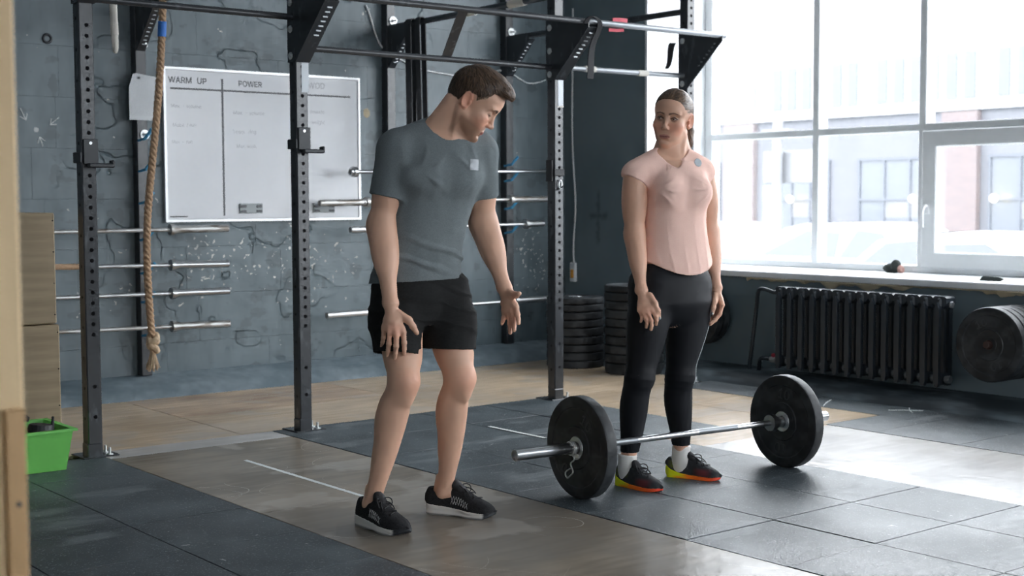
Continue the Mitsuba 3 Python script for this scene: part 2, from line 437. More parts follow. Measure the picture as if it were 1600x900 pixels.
# right wall with deep window openings
Y1, Y0, SILL, HEAD = 7.82, 2.90, 0.775, 3.95
wr = cat([box(WX, 8.5, Y1, 9.2, -0.2, CEIL), box(WX, 8.5, Y0, Y1, -0.2, SILL - 0.05), box(WX, 8.5, Y0, Y1, HEAD, CEIL), box(WX, 8.5, 2.0, Y0, -0.2, CEIL),
          box(WX, 8.5, -3.0, 2.0, -0.2, SILL - 0.05), box(WX, 8.5, -3.0, 2.0, HEAD, CEIL), box(WX, 8.5, -7.2, -3.0, -0.2, CEIL)])
struct('wall_right', wr, 'm_dark_wall', label='dark painted wall with a deep window opening', cat='wall')
for a, b in ((Y0, Y1), (-3.0, 2.0)):
    obj('reveal', cat([box(7.642, 8.42, b - 0.02, b + 0.004, SILL, HEAD), box(7.642, 8.42, a - 0.004, a + 0.02, SILL, HEAD), box(7.642, 8.42, a, b, HEAD - 0.02, HEAD + 0.004)]),
        'm_white_plaster', 'wall_right', label='white plastered window reveal')
# broken edge of foam and plaster under the sill
V = []
ys = np.linspace(3.2, 6.75, 140)
prof = []
for k, y in enumerate(ys):
    w = 0.012 + 0.034 * meshkit.fbm(np.array([y * 6.0, 2.0, 0.0]), 4, 3)
    d = 0.012 + 0.10 * max(0, meshkit.fbm(np.array([y * 9.0, 7.0, 0.0]), 4, 8) - 0.35)
    z0 = SILL - 0.044 - d
    for a, z in ((WX + 0.01, z0), (WX - w * 0.6, z0 + 0.004), (WX - w, SILL - 0.052), (WX - w * 0.5, SILL - 0.04), (WX + 0.01, SILL - 0.04)):
        V.append((a, y, z))
F = []
for i in range(len(ys) - 1):
    for j in range(4):
        a = i * 5 + j
        F += [(a, a + 1, a + 6), (a, a + 6, a + 5)]
obj('broken_plaster_edge', trimesh.Trimesh(np.array(V), np.array(F), process=False), 'm_foam', 'wall_right', label='crumbling tan plaster and foam under the sill')

struct('wall_left', box(-4.2, -4.0, -7.2, 9.2, -0.2, CEIL), 'm_room', label='wall left of the camera', cat='wall')
FILL_WINDOWS = ((0.6, 3.4), (4.2, 7.2))  # unseen rear windows, added to send fill light from behind the camera
struct('wall_rear', cat([box(-4.2, 8.5, -7.2, -7.0, -0.2, 0.9), box(-4.2, 8.5, -7.2, -7.0, 3.95, CEIL)] + [box(a, b, -7.2, -7.0, 0.9, 3.95) for a, b in ((-4.2, 0.6), (3.4, 4.2), (7.2, 8.5))]), 'm_room', label='wall behind the camera', cat='wall')
for k, (a, b) in enumerate(FILL_WINDOWS):
    w = f'window_{k + 3}'
    tag(w, f'tall unseen window added behind the camera for fill light, ' + ('left' if k == 0 else 'right') + ' one', 'window', kind='structure')
    obj('frame', cat([box(x - 0.03, x + 0.03, -7.14, -7.06, 0.9, 3.95) for x in np.linspace(a + 0.03, b - 0.03, 6)] + [box(a, b, -7.14, -7.06, z - 0.03, z + 0.03) for z in (0.93, 1.9, 3.92)]), 'm_white_frame', w)
    obj('pane', trimesh.Trimesh([(a, -7.1, 0.9), (b, -7.1, 0.9), (b, -7.1, 3.95), (a, -7.1, 3.95)], [(0, 1, 2), (0, 2, 3)], process=False), 'm_glass', w)
struct('ceiling', box(-4.2, 8.5, -7.2, 9.2, CEIL, CEIL + 0.2), 'm_ceiling', label='ceiling of the gym', cat='ceiling')

# ------------------------------------------------------------------ windows
FX = 8.30     # room-side face of the frame
MD = 0.11     # frame depth


def window(name, ya, yb, mull, sash=None):
    tag(name, 'white framed gym window over the radiator' if name == 'window_1' else 'white framed window further along the wall', 'window', kind='structure')
    F = 'm_white_frame'
    j = 0.075
    obj('sill', box(WX - 0.03, 8.42, ya + 0.005, yb - 0.005, SILL - 0.045, SILL, 0.006), F, name, label='white window sill')
    obj('frame', cat([box(FX, FX + MD, ya + 0.02, ya + 0.02 + j, SILL, HEAD - 0.02, 0.006), box(FX, FX + MD, yb - 0.02 - j, yb - 0.02, SILL, HEAD - 0.02, 0.006),
                      box(FX, FX + MD, ya + 0.02, yb - 0.02, SILL, SILL + 0.05, 0.006), box(FX, FX + MD, ya + 0.02, yb - 0.02, HEAD - 0.08, HEAD - 0.02, 0.006)]), F, name)
    obj('transom', box(FX, FX + MD, ya + 0.03, yb - 0.03, 1.775, 1.828, 0.006), F, name)
    for m in mull:
        obj('mullion', box(FX - 0.002, FX + MD, m - 0.03, m + 0.03, SILL + 0.03, HEAD - 0.05, 0.006), F, name)
    e = [ya + 0.09] + sorted(mull) + [yb - 0.09]
    for i in range(len(e) - 1):
        a, b = e[i] + 0.03, e[i + 1] - 0.03
        for z0, z1 in ((SILL + 0.05, 1.775), (1.828, HEAD - 0.08)):
            if sash is not None and i == sash and z0 < 1.7:
                s = 0.105
                obj('sash', cat([box(FX - 0.03, FX + 0.04, a - 0.012, a + s, z0 - 0.012, z1 + 0.0, 0.008), box(FX - 0.03, FX + 0.04, b - s, b + 0.012, z0 - 0.012, z1 + 0.0, 0.008),
                                 box(FX - 0.03, FX + 0.04, a, b, z0 - 0.012, z0 + 0.10, 0.008), box(FX - 0.03, FX + 0.04, a, b, z1 - 0.115, z1, 0.008)]), F, name, label='white opening sash')
                k = obj('handle', cat([box(FX - 0.042, FX - 0.03, b - 0.06, b - 0.025, 1.19, 1.27, 0.004),
                                       tube(spline([(FX - 0.036, b - 0.042, 1.245), (FX - 0.07, b - 0.042, 1.245), (FX - 0.078, b - 0.038, 1.225), (FX - 0.072, b - 0.03, 1.15), (FX - 0.07, b - 0.027, 1.10)], 14), 0.011, 8)]),
                        'm_white_plastic', f'{name}__sash', smooth=40)
                a, b, z0, z1 = a + s - 0.004, b - s + 0.004, z0 + 0.095, z1 - 0.11
            pane = trimesh.Trimesh([(FX + 0.035, a, z0), (FX + 0.035, b, z0), (FX + 0.035, b, z1), (FX + 0.035, a, z1)], [(0, 1, 2), (0, 2, 3)], process=False)
            obj('pane', pane, 'm_glass', name)


window('window_1', Y0, Y1, [6.66, 5.72, 4.65, 3.72], sash=2)
window('window_2', -3.0, 2.0, [1.0, 0.0, -1.0, -2.0])

# ------------------------------------------------------------------ the street outside, glare haze put into its pale, low-contrast colours
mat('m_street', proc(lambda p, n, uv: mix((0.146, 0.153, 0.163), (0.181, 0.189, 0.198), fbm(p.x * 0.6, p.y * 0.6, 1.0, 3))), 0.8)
mat('m_facade', proc(lambda p, n, uv: mix((0.136, 0.140, 0.155), (0.144, 0.148, 0.163), fbm(p.x * 0.3, p.y * 0.3, p.z * 0.3, 3))), 0.8)  # paleness here is window glare mixed into the wall colour
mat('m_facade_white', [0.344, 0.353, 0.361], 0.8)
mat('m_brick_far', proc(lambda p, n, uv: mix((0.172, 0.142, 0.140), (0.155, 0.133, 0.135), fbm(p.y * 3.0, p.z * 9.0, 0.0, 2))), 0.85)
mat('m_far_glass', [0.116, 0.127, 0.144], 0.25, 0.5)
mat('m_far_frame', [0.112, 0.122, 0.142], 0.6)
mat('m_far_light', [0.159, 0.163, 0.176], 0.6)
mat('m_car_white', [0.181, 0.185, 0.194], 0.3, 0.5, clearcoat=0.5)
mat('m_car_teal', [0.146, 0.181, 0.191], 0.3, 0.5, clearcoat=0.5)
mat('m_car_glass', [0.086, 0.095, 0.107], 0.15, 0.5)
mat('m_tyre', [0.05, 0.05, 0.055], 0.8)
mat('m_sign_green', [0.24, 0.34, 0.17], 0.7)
GZ = -0.56
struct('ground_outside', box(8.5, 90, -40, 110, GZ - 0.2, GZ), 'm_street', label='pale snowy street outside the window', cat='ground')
bld = thing('office_building', 'grey building across the street, coloured pale for the window haze', 'building')
BX = 42.0
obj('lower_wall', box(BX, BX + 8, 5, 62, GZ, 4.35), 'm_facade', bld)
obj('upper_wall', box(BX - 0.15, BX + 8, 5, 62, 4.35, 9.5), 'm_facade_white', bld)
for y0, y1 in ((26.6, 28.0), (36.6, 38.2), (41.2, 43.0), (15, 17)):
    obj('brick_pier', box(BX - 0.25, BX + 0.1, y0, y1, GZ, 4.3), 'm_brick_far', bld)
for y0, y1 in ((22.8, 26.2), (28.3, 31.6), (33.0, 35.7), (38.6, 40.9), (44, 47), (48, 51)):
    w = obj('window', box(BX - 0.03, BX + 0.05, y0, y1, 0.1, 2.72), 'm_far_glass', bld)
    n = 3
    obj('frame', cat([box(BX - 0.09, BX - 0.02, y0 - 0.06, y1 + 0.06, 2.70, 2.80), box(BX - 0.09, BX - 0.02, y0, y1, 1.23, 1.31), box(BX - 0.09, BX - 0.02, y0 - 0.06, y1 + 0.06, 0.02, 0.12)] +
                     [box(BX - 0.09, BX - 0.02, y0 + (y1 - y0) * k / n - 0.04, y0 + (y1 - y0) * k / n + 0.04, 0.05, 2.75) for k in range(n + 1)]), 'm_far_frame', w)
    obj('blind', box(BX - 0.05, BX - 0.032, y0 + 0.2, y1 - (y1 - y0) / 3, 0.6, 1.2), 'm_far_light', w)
y = 24.0
while y < 50:
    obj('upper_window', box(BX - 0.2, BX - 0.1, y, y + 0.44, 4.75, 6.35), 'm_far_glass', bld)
    y += 0.72 if int(y) % 5 else 1.3
scene['m_far_lamp'] = {'type': 'diffuse', 'reflectance': {'type': 'rgb', 'value': [0.8, 0.7, 0.5]}}
for y, z, lab in ((34.55, 1.3, 'small glowing lamp across the street, in the middle pane of the window'), (35.05, -0.05, 'low glowing lamp across the street above the parked cars'),
                  (29.0, 1.3, 'small glowing lamp across the street behind the opening sash'), (25.8, 1.3, 'rightmost small glowing lamp across the street, beside the brick pier')):
    s = trimesh.creation.icosphere(2, 0.13); s.apply_translation((BX - 0.45, y, z))
    k = obj('wall_lamp', {**mikit.ply(s, 'm_far_lamp', smooth=True), 'emitter': {'type': 'area', 'radiance': {'type': 'rgb', 'value': [0.6, 0.52, 0.33]}}},
            None, None, label=lab, cat='lamp', group='glowing lamps across the street')
sg = thing('street_sign', 'white and green sign boards on a pole across the street', 'sign')
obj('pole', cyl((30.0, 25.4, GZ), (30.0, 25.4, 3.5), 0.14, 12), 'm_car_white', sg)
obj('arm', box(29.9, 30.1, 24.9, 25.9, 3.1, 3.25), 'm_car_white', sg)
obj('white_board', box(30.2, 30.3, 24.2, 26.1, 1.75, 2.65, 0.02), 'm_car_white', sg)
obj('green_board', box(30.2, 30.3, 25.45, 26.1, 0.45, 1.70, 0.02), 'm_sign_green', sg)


def car(name, label, x, y, paint, L=4.3, H=1.46, W=1.75, flip=1):
    t = thing(name, label, 'car', 'cars parked outside the window')
    g = GZ
    low = [(-L / 2, 0.35), (-L / 2 + 0.02, 0.72), (-L / 2 + 0.25, 0.92), (-L * 0.22, 0.98), (L * 0.28, 0.98), (L / 2 - 0.12, 0.80), (L / 2, 0.55), (L / 2 - 0.02, 0.30), (L * 0.40, 0.26), (-L * 0.40, 0.26)]
    s = np.array(low) * (flip, 1)
    body = extrude(Polygon(s).buffer(-0.06).buffer(0.06), W, (x - W / 2, y, g), (0, 1, 0), (0, 0, 1))
    obj('body', body, paint, t, smooth=25)
    cab = np.array([(-L * 0.40, 0.95), (-L * 0.30, H - 0.10), (-L * 0.17, H), (L * 0.05, H), (L * 0.14, H - 0.08), (L * 0.29, 0.97)]) * (flip, 1)
    V, n = [], len(cab)
    for k, sgn in enumerate((-1, 1)):
        for a, z in cab:
            w = W / 2 * (0.97 - 0.22 * (z - 0.95) / (H - 0.95))
            V.append((x + sgn * w, y + a, g + z))
    obj('cabin', trimesh.convex.convex_hull(np.array(V)), paint, t, smooth=25)
    for a0, a1, a2, a3 in ((-0.355, -0.27, -0.17, -0.12), (-0.10, -0.10, 0.04, 0.22)):
        q = np.array([(a0 * L, 1.0), (a1 * L, H - 0.14), (a2 * L, H - 0.10 if a2 < 0 else H - 0.12), (a3 * L, 1.0)]) * (flip, 1)
        P = []
        for a, z in q:
            w = W / 2 * (0.97 - 0.22 * (z - 0.95) / (H - 0.95)) + 0.006
            P += [(x - w, y + a, g + z), (x - w + 0.03, y + a, g + z)]
        obj('side_window', trimesh.convex.convex_hull(np.array(P)), 'm_car_glass', t)
    for a in (-0.31, 0.31):
        for sx in (-1, 1):
            obj('wheel', cyl((x + sx * (W / 2 - 0.2), y + a * L, g + 0.31), (x + sx * (W / 2 + 0.01), y + a * L, g + 0.31), 0.31, 24, 0.03), 'm_tyre', t)
    return t


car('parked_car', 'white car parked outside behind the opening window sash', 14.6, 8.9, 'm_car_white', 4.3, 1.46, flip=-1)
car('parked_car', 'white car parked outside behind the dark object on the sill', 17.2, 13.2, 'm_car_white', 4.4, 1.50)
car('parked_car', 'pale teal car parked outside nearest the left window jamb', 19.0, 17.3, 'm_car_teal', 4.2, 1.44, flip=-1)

# ------------------------------------------------------------------ training rig
RIG = 'training_rig'
tag(RIG, 'black steel training rig of four uprights, bars and triangular brackets bolted to the back wall', 'training rig')
PX = (2.66, 3.887, 5.773, 6.985)
PY, PW = 6.735, 0.075
BLK = 'm_steel_black'


def holes(x, y, z0, z1, step, r=0.0105, axis='y'):
    out = []
    z = z0
    while z < z1:
        c = np.array([x, y, z])
        d = np.array([0, -0.0012, 0]) if axis == 'y' else np.array([-0.0012, 0, 0])
        out.append(cyl(c - d, c + d, r, 12))
        z += step
    return cat(out)


ZS = {0: [(0.055, 0.5, 0.155), (0.63, 2.2, 0.0535)], 1: [(0.055, 0.45, 0.155), (0.60, 2.05, 0.0535)], 2: [(0.06, 0.45, 0.155), (0.60, 2.05, 0.0535)], 3: [(0.06, 2.9, 0.0535)]}
for i, x in enumerate(PX):
    u = obj('upright', box(x - PW / 2, x + PW / 2, PY - PW / 2, PY + PW / 2, 0.006, 3.1, 0.005), BLK, RIG)
    obj('holes', cat([holes(x + 0.002, PY - PW / 2, a, b, s) for a, b, s in ZS[i]]), 'm_hole', u, kind='stuff', label='row of round holes')
    obj('side_holes', holes(x - PW / 2, PY, 0.2, 2.9, 0.155, 0.008, 'x'), 'm_hole', u, kind='stuff', label='row of bolt holes')
    obj('foot_plate', cat([box(x - 0.07, x + 0.12, PY - 0.05, PY + 0.12, 0.0, 0.008, 0.002), box(x - PW / 2 - 0.008, x + PW / 2 - 0.01, PY - PW / 2 - 0.008, PY + PW / 2 - 0.01, 0.0, 0.075, 0.004)]), BLK, RIG)
    for sx, sy in ((0.075, -0.03), (0.085, 0.05)):
        obj('anchor_bolt', cat([cyl((x + sx, PY + sy, 0.006), (x + sx, PY + sy, 0.014), 0.018, 16), cyl((x + sx, PY + sy, 0.01), (x + sx, PY + sy, 0.045), 0.007, 8)]), 'm_zinc', RIG)
# bare patch and tag on the uprights (label strip with tick)
obj('label_strip', box(3.885, 3.93, PY - PW / 2 - 0.0016, PY - PW / 2, 1.905, 2.10), 'm_bar_grey', RIG, label='bare grey strip')
obj('label_strip', box(5.765, 5.808, PY - PW / 2 - 0.0016, PY - PW / 2, 1.905, 2.08), 'm_bar_grey', RIG, label='bare grey strip')
obj('tape_band', box(5.76, 5.811, PY - PW / 2 - 0.002, PY - PW / 2, 1.895, 1.905), 'm_tape_white', RIG, label='white tape band')
# wall uprights
WUX = (2.60, 3.835, 5.84, 6.99)
for x in WUX:
    obj('wall_upright', box(x - PW / 2, x + PW / 2, WY - 0.078, WY - 0.0005, 0.125, 3.1, 0.004), BLK, RIG)
    for z in ((2.35, 1.75) if x < 5 else (2.66, 2.355)):
        w = obj('washer', cyl((x + 0.015, WY - 0.08, z), (x + 0.015, WY - 0.088, z), 0.034, 20, 0.002), 'm_zinc', RIG)
        obj('bolt', cat([cyl((x + 0.015, WY - 0.085, z), (x + 0.015, WY - 0.10, z), 0.016, 6), cyl((x + 0.015, WY - 0.09, z), (x + 0.015, WY - 0.135, z), 0.007, 8)]), 'm_zinc', w)
# beams from the wall to the uprights
for k, (xw, xf) in enumerate(zip(WUX, PX)):
    zb = 2.61
    obj('cross_beam', tube([(xw, WY - 0.07, zb), (xf, PY, zb)], 0.022, 14), BLK, RIG, smooth=40)
    # bracket with slotted sloping flange at the wall
    a, b, h = WY - 0.078, WY - 0.36, 0.30
    tri = [(a, zb + 0.01), (b, zb + 0.01), (b, zb - 0.03), (a, zb - h)]
    br = obj('wall_bracket', cat([extrude(tri, 0.006, (xw - 0.030, 0, 0), (0, 1, 0), (0, 0, 1)),
                                  trimesh.convex.convex_hull(np.array([(xw + s, y + e, z + e) for s in (-0.03, 0.03) for y, z in ((b, zb - 0.03), (a, zb - h)) for e in (0, -0.005)]))]), BLK, RIG)
    sl = []
    for t in np.linspace(0.12, 0.85, 9):
        c = np.array([xw, b + (a - b) * t - 0.006, zb - 0.03 - (h - 0.03) * t - 0.006])
        sl.append(cbox(c, (0.022, 0.006, 0.006)))
    obj('slots', cat(sl), 'm_bar_grey', br, kind='stuff', label='row of small slots')
# front bars
obj('pull_up_bar', tube([(PX[0], PY - 0.01, 2.318), (PX[1], PY - 0.01, 2.318)], 0.018, 14), BLK, RIG, smooth=40, label='black pull-up bar')
obj('pull_up_bar', tube([(PX[1], PY - 0.01, 2.153), (PX[2], PY - 0.01, 2.150)], 0.018, 14), BLK, RIG, smooth=40, label='black pull-up bar')
obj('pull_up_bar', tube([(PX[2], PY - 0.01, 2.153), (PX[3], PY - 0.01, 2.160)], 0.017, 14), 'm_bar_grey', RIG, smooth=40, label='bare grey pull-up bar')
for a in (6.02, 6.50):
    obj('tape', tube([(a, PY - 0.01, 2.1555), (a + 0.09, PY - 0.01, 2.157)], 0.0205, 14), 'm_tape_white', f'{RIG}__pull_up_bar_002', smooth=40, label='white tape wrap')
TY, TZ = 6.385, 2.405
obj('pull_up_bar', tube([(3.90, TY, TZ - 0.005), (5.74, TY, TZ)], 0.019, 14), BLK, RIG, smooth=40, label='dark pull-up bar held out in front')
obj('pull_up_bar', tube([(5.74, TY, TZ), (6.985, TY, TZ + 0.002)], 0.019, 14), 'm_bar_grey', RIG, smooth=40, label='bare grey pull-up bar held out in front')
obj('pull_up_bar', tube([(2.66, TY, 2.585), (3.90, TY, 2.585)], 0.019, 14), BLK, RIG, smooth=40, label='black pull-up bar held out in front')
# flat strut between the two bars
a, b = np.array([4.90, PY - 0.01, 2.155]), np.array([4.78, TY, TZ - 0.01])
w = np.array([0.034, 0, 0])
obj('strut', trimesh.convex.convex_hull(np.array([p + s * w + e for p in (a, b) for s in (-1, 1) for e in (np.zeros(3), np.array([0, 0.004, 0.006]))])), BLK, RIG)
# tape on beams behind
for x, y0, y1 in ((5.80, 7.62, 7.78), (5.79, 7.05, 7.22)):
    obj('tape', tube([(WUX[2] + (PX[2] - WUX[2]) * (WY - 0.07 - y) / (WY - 0.07 - PY), y, 2.61) for y in (y0, y1)], 0.0275, 14), 'm_tape_white', RIG, smooth=40, label='white tape wrap on beam')


def front_bracket(x, zt, zb, tip, twin):
    y0 = PY - PW / 2
    def tri(y0):
        return Polygon([(y0 + PW, zt + 0.05), (tip + 0.02, zt + 0.015), (tip - 0.02, zt), (tip - 0.02, zt - 0.035), (y0 - 0.01, zb), (y0 + PW, zb)])
    parts = [extrude(tri(y0), 0.007, (x - PW / 2 - 0.008, 0, 0), (0, 1, 0), (0, 0, 1))]
    if twin:
        parts.append(extrude(tri(y0), 0.007, (x + PW / 2 + 0.001, 0, 0), (0, 1, 0), (0, 0, 1)))
        p, q = np.array([tip - 0.02, zt - 0.035]), np.array([y0 - 0.01, zb])
        parts.append(trimesh.convex.convex_hull(np.array([(x + s, v[0] + e * 0.7, v[1] + e) for s in (-0.045, 0.045) for v in (p, q) for e in (0, 0.006)])))
    k = obj('bracket', cat(parts), BLK, RIG)
    for z in np.linspace(zb + 0.035, zt - 0.005, 3 if twin else 2):
        c = np.array([x - PW / 2 - 0.008, PY, z])
        obj('bolt', cat([cyl(c, c - (0.006, 0, 0), 0.021, 18, 0.002), cyl(c, c - (0.014, 0, 0), 0.011, 6)]), 'm_zinc', k)
    d = np.array([0, tip - 0.02 - (y0 - 0.01), zt - 0.035 - zb]); L = np.linalg.norm(d); d /= L
    nrm = np.array([0, -d[2], d[1]]); nrm *= np.sign(nrm[1]) * -1
    sl = []
    for t in np.linspace(0.45, 0.9, 7):
        c = np.array([x, y0 - 0.01, zb]) + d * L * t
        if twin:
            sl.append(cbox(c + (0.0, -0.004, -0.002), (0.030, 0.008, 0.008)))
        else:
            sl.append(cbox(c + np.array([-PW / 2 - 0.009, 0.035, 0.015]), (0.003, 0.016, 0.010)))
    obj('slots', cat(sl), 'm_bar_grey', k, kind='stuff', label='row of small slots')


front_bracket(PX[0], 2.60, 2.29, TY, True)
front_bracket(PX[1], TZ, 2.07, TY, True)
front_bracket(PX[2], TZ, 2.07, TY, True)
front_bracket(PX[3], TZ, 2.07, TY, False)

# hooks that clamp to the uprights
for x, z, lab in ((PX[0], 1.49, 'black steel J-hook on the leftmost front upright'), (PX[1], 1.585, 'black steel J-hook on the upright in front of the whiteboard')):
    t = thing('j_hook', lab, 'rack hook', 'J-hooks on the front uprights')
    y0 = PY - PW / 2
    obj('plate', cat([box(x - 0.032, x + 0.045, y0 - 0.012, y0 - 0.001, z, z + 0.125, 0.003), box(x - PW / 2 - 0.014, x - PW / 2 - 0.002, y0 - 0.012, PY + 0.045, z + 0.005, z + 0.06, 0.003)]), 'm_steel_dark', t)
    obj('arm', cat([box(x - 0.02, x + 0.11, y0 - 0.055, y0 - 0.011, z - 0.018, z + 0.004, 0.005), box(x + 0.098, x + 0.112, y0 - 0.055, y0 - 0.011, z - 0.016, z + 0.02, 0.004)]), 'm_steel_dark', t)
    obj('pin', cyl((x + 0.005, y0 - 0.014, z + 0.105), (x + 0.005, y0 - 0.003, z + 0.105), 0.008, 12), 'm_zinc', t)
t = thing('band_clamp', 'black clamp strapped round the upright behind the man', 'clamp')
obj('strap', cat([box(PX[2] - PW / 2 - 0.006, PX[2] + PW / 2 + 0.006, PY - PW / 2 - 0.006, PY + PW / 2 + 0.006, 1.455, 1.50, 0.004), box(PX[2] - PW / 2 - 0.02, PX[2] - PW / 2 - 0.004, PY - 0.03, PY + 0.03, 1.42, 1.56, 0.004)]), 'm_black_rubber', t)
t = thing('carabiner', 'small steel carabiner hanging on the upright behind the man', 'carabiner')
z, x, y0 = 1.40, PX[2], PY - PW / 2 - 0.008
obj('ring', tube([(x + 0.012 * math.cos(a), y0 - 0.004, z + 0.028 * math.sin(a)) for a in np.linspace(0, 2 * np.pi, 21)[:-1]], 0.0045, 8, True), 'm_zinc', t, smooth=True)
obj('pin', tube([(x - 0.02, y0, z - 0.035), (x + 0.022, y0 - 0.01, z - 0.01)], 0.005, 8), 'm_steel_dark', t)

# resistance bands and straps looped over the rig
def ribbon(pts, w, t, wdir):
    pts = np.asarray(pts, float); wdir = np.asarray(wdir, float); wdir /= np.linalg.norm(wdir)
    tg = np.gradient(pts, axis=0); tg /= np.linalg.norm(tg, axis=1, keepdims=True)
    nn = np.cross(tg, wdir); nn /= np.linalg.norm(nn, axis=1, keepdims=True)
    W = np.broadcast_to(w, (len(pts),))[:, None]
    c = [pts + wdir * W / 2 + nn * t / 2, pts - wdir * W / 2 + nn * t / 2, pts - wdir * W / 2 - nn * t / 2, pts + wdir * W / 2 - nn * t / 2]
    v = np.stack(c, 1).reshape(-1, 3); n = len(pts); F = []
    for i in range(n - 1):
        for j in range(4):
            a, b = i * 4 + j, i * 4 + (j + 1) % 4
            F += [(a, b, b + 4), (a, b + 4, a + 4)]
    F += [(0, 2, 1), (0, 3, 2), (n * 4 - 4, n * 4 - 3, n * 4 - 2), (n * 4 - 4, n * 4 - 2, n * 4 - 1)]
    m = trimesh.Trimesh(v, F, process=False); m.fix_normals()
    return m


def band(lab, y, w, drop, spread, dy=0.0):
    t = thing('resistance_band', lab, 'resistance band', 'resistance bands looped over the beam')
    zb = 2.61
    th = np.linspace(0, math.pi, 9)
    top = [(5.80 + 0.027 * math.cos(t), y, zb + 0.027 * math.sin(t)) for t in th]
    loop = [(5.806 + spread, y + dy, zb - drop - 0.02)] + [(5.815 + spread * (1 - v) + 0.012 * v, y + dy * (1 - v), zb - drop + drop * v) for v in np.linspace(0, 0.96, 12)] + top + [(5.785 - spread * (1 - v) - 0.012 * v, y + dy * (1 - v), zb - drop + drop * v) for v in np.linspace(0.96, 0, 12)] + [(5.794 - spread, y + dy, zb - drop - 0.02)]
    obj('loop', ribbon(loop, w, 0.006, (0.0, 1, 0)), 'm_black_rubber', t, smooth=40)
band('wide black resistance band looped over the beam above the man', 8.40, 0.075, 0.98, 0.0)
band('black resistance band nearest the front of the two over the beam above the man', 8.28, 0.06, 1.02, 0.01, -0.03)
t = thing('hanging_strap', 'black strap tied round the bracket above the upright behind the man', 'strap')
obj('webbing', ribbon(spline([(5.70, 6.36, 2.39), (5.73, 6.33, 2.43), (5.80, 6.34, 2.40), (5.81, 6.40, 2.30), (5.80, 6.42, 2.2), (5.80, 6.43, 2.06)], 24), np.linspace(0.035, 0.06, 24), 0.006, (1, 0.1, 0)), 'm_black_fabric', t, smooth=40)
t = thing('hanging_strap', 'black strap end hanging beside the upright above the woman', 'strap')
obj('webbing', ribbon(spline([(6.97, 6.86, 2.40), (6.95, 6.86, 2.35), (6.945, 6.87, 2.26), (6.93, 6.88, 2.22)], 12), np.linspace(0.05, 0.03, 12), 0.006, (0.8, -0.6, 0)), 'm_black_fabric', t)
t = thing('red_strap', 'red strap wound on the bar between the upright brackets', 'strap')
obj('webbing', cat([tube([(5.985, 7.10, 2.61), (6.06, 7.10, 2.60)], 0.02, 10), ribbon([(5.95, 6.385, 2.43), (6.02, 6.385, 2.435), (6.08, 6.39, 2.435)], 0.03, 0.008, (0, 0, 1)), ribbon([(5.93, 6.40, 2.37), (6.0, 6.40, 2.372), (6.06, 6.40, 2.378)], 0.02, 0.008, (0, 0, 1))][1:]), 'm_red', t)


# ------------------------------------------------------------------ barbells on the wall hooks
def barbell_mesh(L, sl, r=0.0140, R=0.025):
    sh = tube([(-L / 2 + sl, 0, 0), (L / 2 - sl, 0, 0)], r, 14)
    out = []
    for s in (-1, 1):
        e, c = s * L / 2, s * (L / 2 - sl)
        pr = [(0.010, sl - 0.012), (0.019, sl - 0.012), (0.019, sl), (R - 0.002, sl), (R, sl - 0.003), (R, 0.05), (R + 0.004, 0.048), (R + 0.004, 0.03), (R + 0.014, 0.028), (R + 0.014, 0.0), (0.0, 0.0)]
        m = lathe([(0, sl - 0.012)] + pr[0:], (c, 0, 0), (s, 0, 0), 28)
        out.append(m)
    return sh, out


def place(m, p, rz=0.0, ry=0.0):
    m = m.copy()
    M = trimesh.transformations.rotation_matrix(rz, [0, 0, 1]) @ trimesh.transformations.rotation_matrix(ry, [0, 1, 0])
    M[:3, 3] = p
    m.apply_transform(M)
    return m


def barbell(lab, cx, y, z, L, sl, m_sh, m_sl, rz=0.0, ry=0.0, group='barbells on the wall hooks'):
    t = thing('barbell', lab, 'barbell', group)
    sh, ss = barbell_mesh(L, sl)
    obj('shaft', place(sh, (cx, y, z), rz, ry), m_sh, t, smooth=40)
    for s in ss:
        obj('sleeve', place(s, (cx, y, z), rz, ry), m_sl, t, smooth=30)
    return t


for i, (z, ms, ml, lab) in enumerate(((1.110, 'm_rusty', 'm_rusty', 'dull steel barbell on the top hook left of the whiteboard post'), (0.882, 'm_steel', 'm_chrome', 'bright barbell on the second hook, with a tan wrapped grip'),
                                      (0.688, 'm_steel', 'm_chrome', 'bright barbell on the third hook from the top beside the rope'), (0.468, 'm_rusty', 'm_rusty', 'rusty barbell on the lowest hook beside the rope knot'))):
    t = barbell(lab, 4.39 - 1.08, 8.60, z, 2.16, 0.43, ms, ml, ry=(-0.004, 0.012, 0.006, 0.014)[i])
    if i == 1:
        obj('grip_wrap', tube([(3.0, 8.6, 0.892), (3.33, 8.6, 0.885)], 0.019, 12), 'm_rope', t, smooth=40, label='tan wrapped grip')
for xl, z, L, ms, lab in ((5.386, 1.525, 2.05, 'm_chrome', 'thin chrome barbell on the top hook behind the man'), (5.123, 1.298, 2.18, 'm_rusty', 'dull barbell whose end stands out before the whiteboard behind the man'),
                          (5.381, 1.098, 1.86, 'm_steel', 'steel barbell under the whiteboard behind the man'), (5.17, 0.478, 2.18, 'm_steel', 'steel barbell on the lowest hook behind the man')):
    thin = L < 2.1
    t = barbell(lab, xl + L / 2, 8.60, z, L, 0.20 if L < 1.9 else (0.05 if thin else 0.42), ms, ms, ry=-0.012)
# blue hooks holding them
def hook(x, z):
    obj('barbell_hook', tube([(x - 0.03, WY - 0.079, z - 0.042), (x - 0.018, WY - 0.16, z - 0.030), (x + 0.012, WY - 0.205, z + 0.032)], [0.008, 0.011, 0.011], 8), 'm_hook_blue', RIG, label='blue hook')


